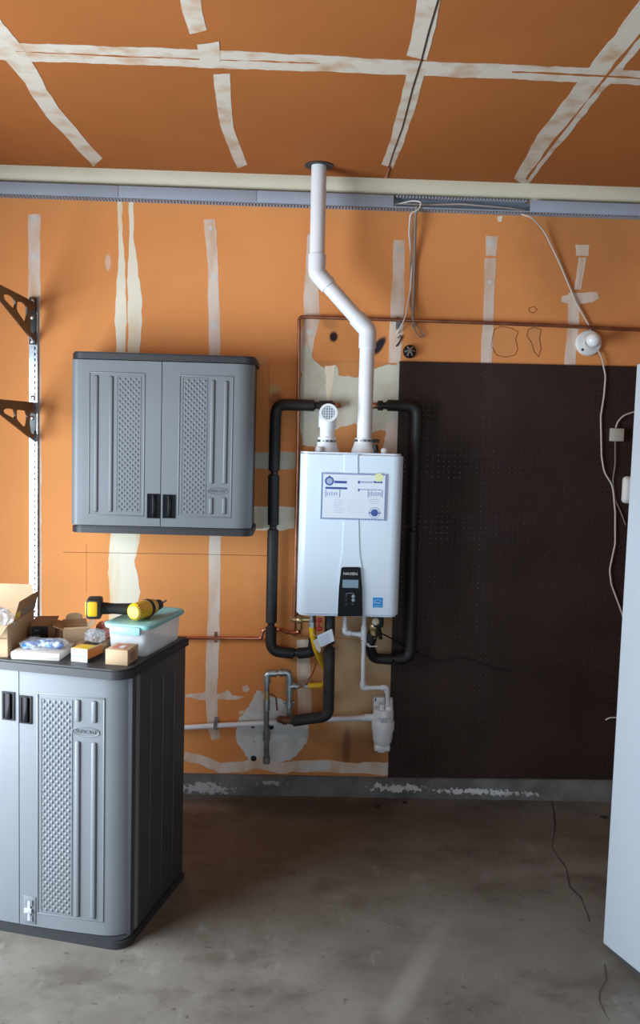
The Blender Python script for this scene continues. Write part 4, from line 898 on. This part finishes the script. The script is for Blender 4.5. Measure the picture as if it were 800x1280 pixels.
# drill lying on the lid
ZL = TOP+bh+.014
dpos = L2(-.105, .25, ZL)
dr_ = thing('cordless_drill', 'yellow and black cordless drill lying on the teal bin lid', 'drill', dpos, (0, 0, .12))
mb = MB(); mb.box((-.125, 0, .036), (.050, .078, .068), bevel=.008); obj('battery', mb, m_dblack, dr_, world=False)
mb = MB(); mb.box((-.128, -.036, .038), (.034, .014, .052), bevel=.006).box((-.148, 0, .038), (.012, .06, .05), bevel=.005); obj('battery_face', mb, m_dyellow, dr_, world=False, label='yellow battery face')
mb = MB(); mb.tube([(-.105, 0, .034), (-.06, 0, .032), (.0, 0, .030)], [.022, .0185, .021], n=16); obj('grip', mb, m_dblack, dr_, world=False)
dx = Vector((.50, .86, 0)).normalized(); o = Vector((.030, -.020, .031))
mb = MB(); mb.lathe([(.0, -.045), (.022, -.044), (.029, -.036), (.031, 0), (.031, .05), (.027, .075), (.020, .085)], o, dx, 20); obj('motor_housing', mb, m_dyellow, dr_, world=False)
mb = MB()
for k in range(7):
    a = -.9+k*.3; q = o-dx*.040+Vector((math.cos(a)*.027*dx.y, -math.cos(a)*.027*dx.x, math.sin(a)*.027)); mb.tube([q, q+dx*.045], .0022, n=6)
obj('vent_slots', mb, m_dblack, dr_, world=False, kind='stuff')
mb = MB(); mb.lathe([(.032, .030), (.0325, .034), (.0325, .044), (.031, .048)], o, dx, 20); obj('mode_collar', mb, m_dblack, dr_, world=False)
mb = MB(); mb.lathe([(.020, .085), (.021, .090), (.018, .118), (.011, .128), (.009, .128)], o, dx, 18); obj('chuck', mb, m_dblack, dr_, world=False)
mb = MB(); mb.tube([o+dx*.125, o+dx*.165+Vector((0, 0, .006))], .003, n=8); obj('bit', mb, m_iron, dr_, world=False)

def carton(t, w_, d_, h, m, m_in=None, wall=.003, bottom=True):      # open box, origin front-left bottom
    obj('side', MB().span((0, 0, 0), (w_, wall, h)), m, t, world=False); obj('side', MB().span((0, d_-wall, 0), (w_, d_, h)), m, t, world=False)
    obj('side', MB().span((0, wall, 0), (wall, d_-wall, h)), m, t, world=False); obj('side', MB().span((w_-wall, wall, 0), (w_, d_-wall, h)), m, t, world=False)
    obj('bottom', MB().span((wall, wall, 0), (w_-wall, d_-wall, wall)), m, t, world=False)
def flap(t, a, b, out, m, name='flap', th=.0025, label=None):         # hinge a-b, opened along vector out
    a, b, out = Vector(a), Vector(b), Vector(out); nrm = (b-a).cross(out).normalized()*th
    return obj(name, MB().prism([a, b, b+out-(b-a)*.04, a+out+(b-a)*.04], nrm), m, t, world=False, label=label)
# big shipping carton
p0 = L2(-.439, .022)
bg = thing('cardboard_box', 'large open cardboard box with grey printed flap at the cabinet left end', 'cardboard box', (p0.x-.30, p0.y, TOP), (0, 0, 0))
carton(bg, .30, .29, .105, m_cardlight)
f1 = flap(bg, (.30, .05, .105), (.30, .288, .105), (.014, .012, .066), m_card, label='flap with grey print')
hinge = Vector((.30, .0, .105)); ou = Vector((.012, 0, .064)); nn = Vector((0, 1, 0)).cross(ou).normalized()
mb = MB(); q = [hinge+Vector((0, .125, 0))+ou*.12, hinge+Vector((0, .275, 0))+ou*.12, hinge+Vector((0, .275, 0))+ou*.92, hinge+Vector((0, .125, 0))+ou*.92]
mb.prism([v+nn*.0026 for v in q], nn*.0006); mb.prism([v-nn*.0001 for v in q], -nn*.0006); obj('printed_panel', mb, m_greyprint, f1, world=False)
mb = MB(); q = [hinge+Vector((0, .068, 0))+ou*.1, hinge+Vector((0, .115, 0))+ou*.1, hinge+Vector((0, .115, 0))+ou*.6, hinge+Vector((0, .068, 0))+ou*.6]
mb.prism([v+nn*.0026 for v in q], nn*.0006); mb.prism([v-nn*.0001 for v in q], -nn*.0006); obj('yellow_mark', mb, m_ypr, f1, world=False)
flap(bg, (.30, .29, .105), (.0, .29, .105), (0, .02, .085), m_cardlight); flap(bg, (0, 0, .105), (.30, 0, .105), (0, -.035, -.03), m_cardlight)
obj('packing_tape', MB().span((.298, -.0006, .06), (.2, 0, .064)), m_cardedge, bg, world=False)
mb = MB(); mb.ball(Vector((p0.x-.055, p0.y+.08, TOP+.105)), .055, (1, .9, .75), 3); mb.crumple(.007, 3); tag(obj('packing_bag', mb, m_bag, smooth=0), 'crumpled clear plastic packing inside the large open box', 'plastic bag')
# white flat box
a = Z(9.5, 827, TOP); b = Z(71, 829.5, TOP)
wb = thing('flat_box', 'flat cream white cardboard box at the front edge of the cabinet top', 'box', (a.x, a.y+.032, TOP), (0, 0, math.atan2(b.y-a.y, b.x-a.x)))
wl_ = (b-a).length
obj('tray', MB().span((.002, .002, 0), (wl_-.002, .148, .022)), m_whitecard, wb, world=False); obj('lid', MB().span((0, 0, .004), (wl_, .15, .0245), bevel=.0015), m_whitecard, wb, world=False)
mb = MB(); q = Vector((a.x+.085, a.y+.10, TOP+.0245+.012))
for k in range(9): mb.ball(q+Vector((-.055+.0135*k, random.uniform(-.035, .035), random.uniform(-.002, .003))), random.uniform(.013, .019), (1.3, 1.2, .6), 2)
mb.crumple(.0035, 5); bgv = thing('glove_bag', 'clear plastic bag of blue and white gloves on the flat white box', 'plastic bag', q)
obj('gloves', mb, m_bluegl, bgv, smooth=60)
mb = MB(); mb.ball(q+Vector((.003, .0, .001)), .034, (2.4, 1.7, .50), 3); mb.crumple(.0055, 6); obj('bag_film', mb, mat('thin_bag_film', (.85, .9, .95), .12, alpha=.22, bump=.5, bscale=70), bgv, smooth=0)
# black-fronted box against the big carton
p1 = L2(-.474, .215)
pk = thing('small_carton', 'small box with black label front behind the blue glove bag', 'box', (p1.x, p1.y, TOP), (0, 0, .12))
obj('carton', MB().span((0, 0, 0), (.085, .10, .062), bevel=.0015), m_card, pk, world=False)
lb_ = obj('black_label', MB().span((.003, -.0012, .003), (.060, .0, .060)), m_blackm, pk, world=False)
mb = MB()
for (zz, x0, x1) in ((.045, .014, .030), (.026, .012, .034), (.019, .012, .030), (.012, .012, .026)): mb.span((x0, -.0018, zz), (x1, -.0012, zz+.002))
obj('label_print', mb, m_lblue, lb_, world=False)
flap(pk, (0.0, .0, .062), (.085, .0, .062), (.012, .03, .028), m_card); flap(pk, (.085, .0, .062), (.085, .10, .062), (.04, 0, -.014), m_card)
# open kraft carton
p2 = Z(79, 809, TOP)
ok = thing('open_carton', 'small open brown carton with flaps up in middle of the cabinet top', 'cardboard box', (p2.x, p2.y, TOP), (0, 0, .32))
carton(ok, .088, .09, .060, m_cardlight)
flap(ok, (0, .0, .06), (.0, .09, .06), (-.034, 0, .012), m_card); flap(ok, (.088, .09, .06), (.088, 0, .06), (.022, 0, .020), m_cardlight)
flap(ok, (.088, .09, .06), (0, .09, .06), (0, .006, .018), m_card); flap(ok, (0, 0, .06), (.088, .0, .06), (0, .006, .006), m_cardlight)
mb = MB(); mb.prism([Vector((.044+.030*math.cos(a), .096, .078+.022*math.sin(a)**.6 if math.sin(a) > 0 else .078)) for a in [PI*k/10 for k in range(11)]], (0, .0025, 0)); obj('tuck_tab', mb, m_cardlight, ok, world=False)
# product box with white end
p3 = Z(108, 830, TOP)
pb_ = thing('product_box', 'small white and orange product box beside the flat white box', 'box', (p3.x, p3.y+.012, TOP), (0, 0, -.30))
obj('carton', MB().span((-.060, 0, 0), (0, .095, .044), bevel=.0015), m_whitepr, pb_, world=False)
obj('top_print', MB().span((-.058, .002, .044), (-.002, .093, .0448)), m_ypr, pb_, world=False); obj('top_band', MB().span((-.058, .060, .0448), (-.002, .093, .0452)), m_blackm, pb_, world=False)
obj('side_print', MB().span((0, .002, .012), (.0008, .093, .042)), m_opr, pb_, world=False); obj('dark_stripe', MB().span((.0002, .002, .001), (.001, .093, .012)), m_blackm, pb_, world=False)
obj('end_print', MB().span((-.058, -.0008, .016), (-.004, 0, .022)), m_mesh, pb_, world=False)
# small kraft box at the near corner
p4 = Z(131, 831, TOP); p5 = Z(159, 833, TOP)
kb = thing('kraft_box', 'small closed tan cardboard box at the near corner of the cabinet top', 'cardboard box', (p4.x, p4.y+.006, TOP), (0, 0, math.atan2(p5.y-p4.y, p5.x-p4.x)))
kw = (p5-p4).length
obj('carton', MB().span((0, 0, 0), (kw, .095, .050), bevel=.0015), m_cardlight, kb, world=False)
obj('red_label', MB().span((.014, .018, .050), (kw-.018, .080, .0506)), m_redpr, kb, world=False); obj('white_label', MB().span((.034, .028, .0506), (kw-.026, .058, .051)), m_whitepr, kb, world=False)
obj('side_print', MB().span((kw, .02, .012), (kw+.0006, .07, .038)), m_card, kb, world=False)
# bags behind
q = L2(-.226, .215); mb = MB(); mb.ball(q+Vector((0, 0, .048)), .031, (1.15, 1, .75), 3); mb.crumple(.006, 9)
cb = thing('parts_box', 'low brown box with crumpled clear bag in front of the bin', 'box', q)
obj('carton', MB().span(q+Vector((-.055, -.05, 0)), q+Vector((.045, .05, .026)), bevel=.002), m_card, cb)
tag(obj('packing_bag', mb, m_bag, smooth=0), 'crumpled clear plastic bag lying on the low brown box', 'plastic bag')
q = L2(-.236, .345); mb = MB(); mb.ball(q+Vector((0, 0, .038)), .045, (1.1, .9, .85), 3); mb.crumple(.006, 10)
tag(obj('pink_bag', mb, m_bagred, smooth=0), 'pinkish red plastic bag behind the clear bag beside the bin', 'plastic bag')

# debris on the floor
for k, (px, py, lab) in enumerate([(472, 1008, 'small dark chip on the concrete, left of two below the white curb stain'), (506, 1003, 'small dark chip on the concrete nearest the white curb stain'), (755, 1021, 'black scrap on the concrete floor beside the refrigerator foot')]):
    c = Z(px, py, .004); mb = MB(); mb.ball(c, .012 if k == 2 else .009, (1.6, 1.3, .33), 1); mb.crumple(.0015, k); tag(obj('floor_debris', mb, m_debris, smooth=0), lab, 'debris', 'dark chips on the concrete floor')
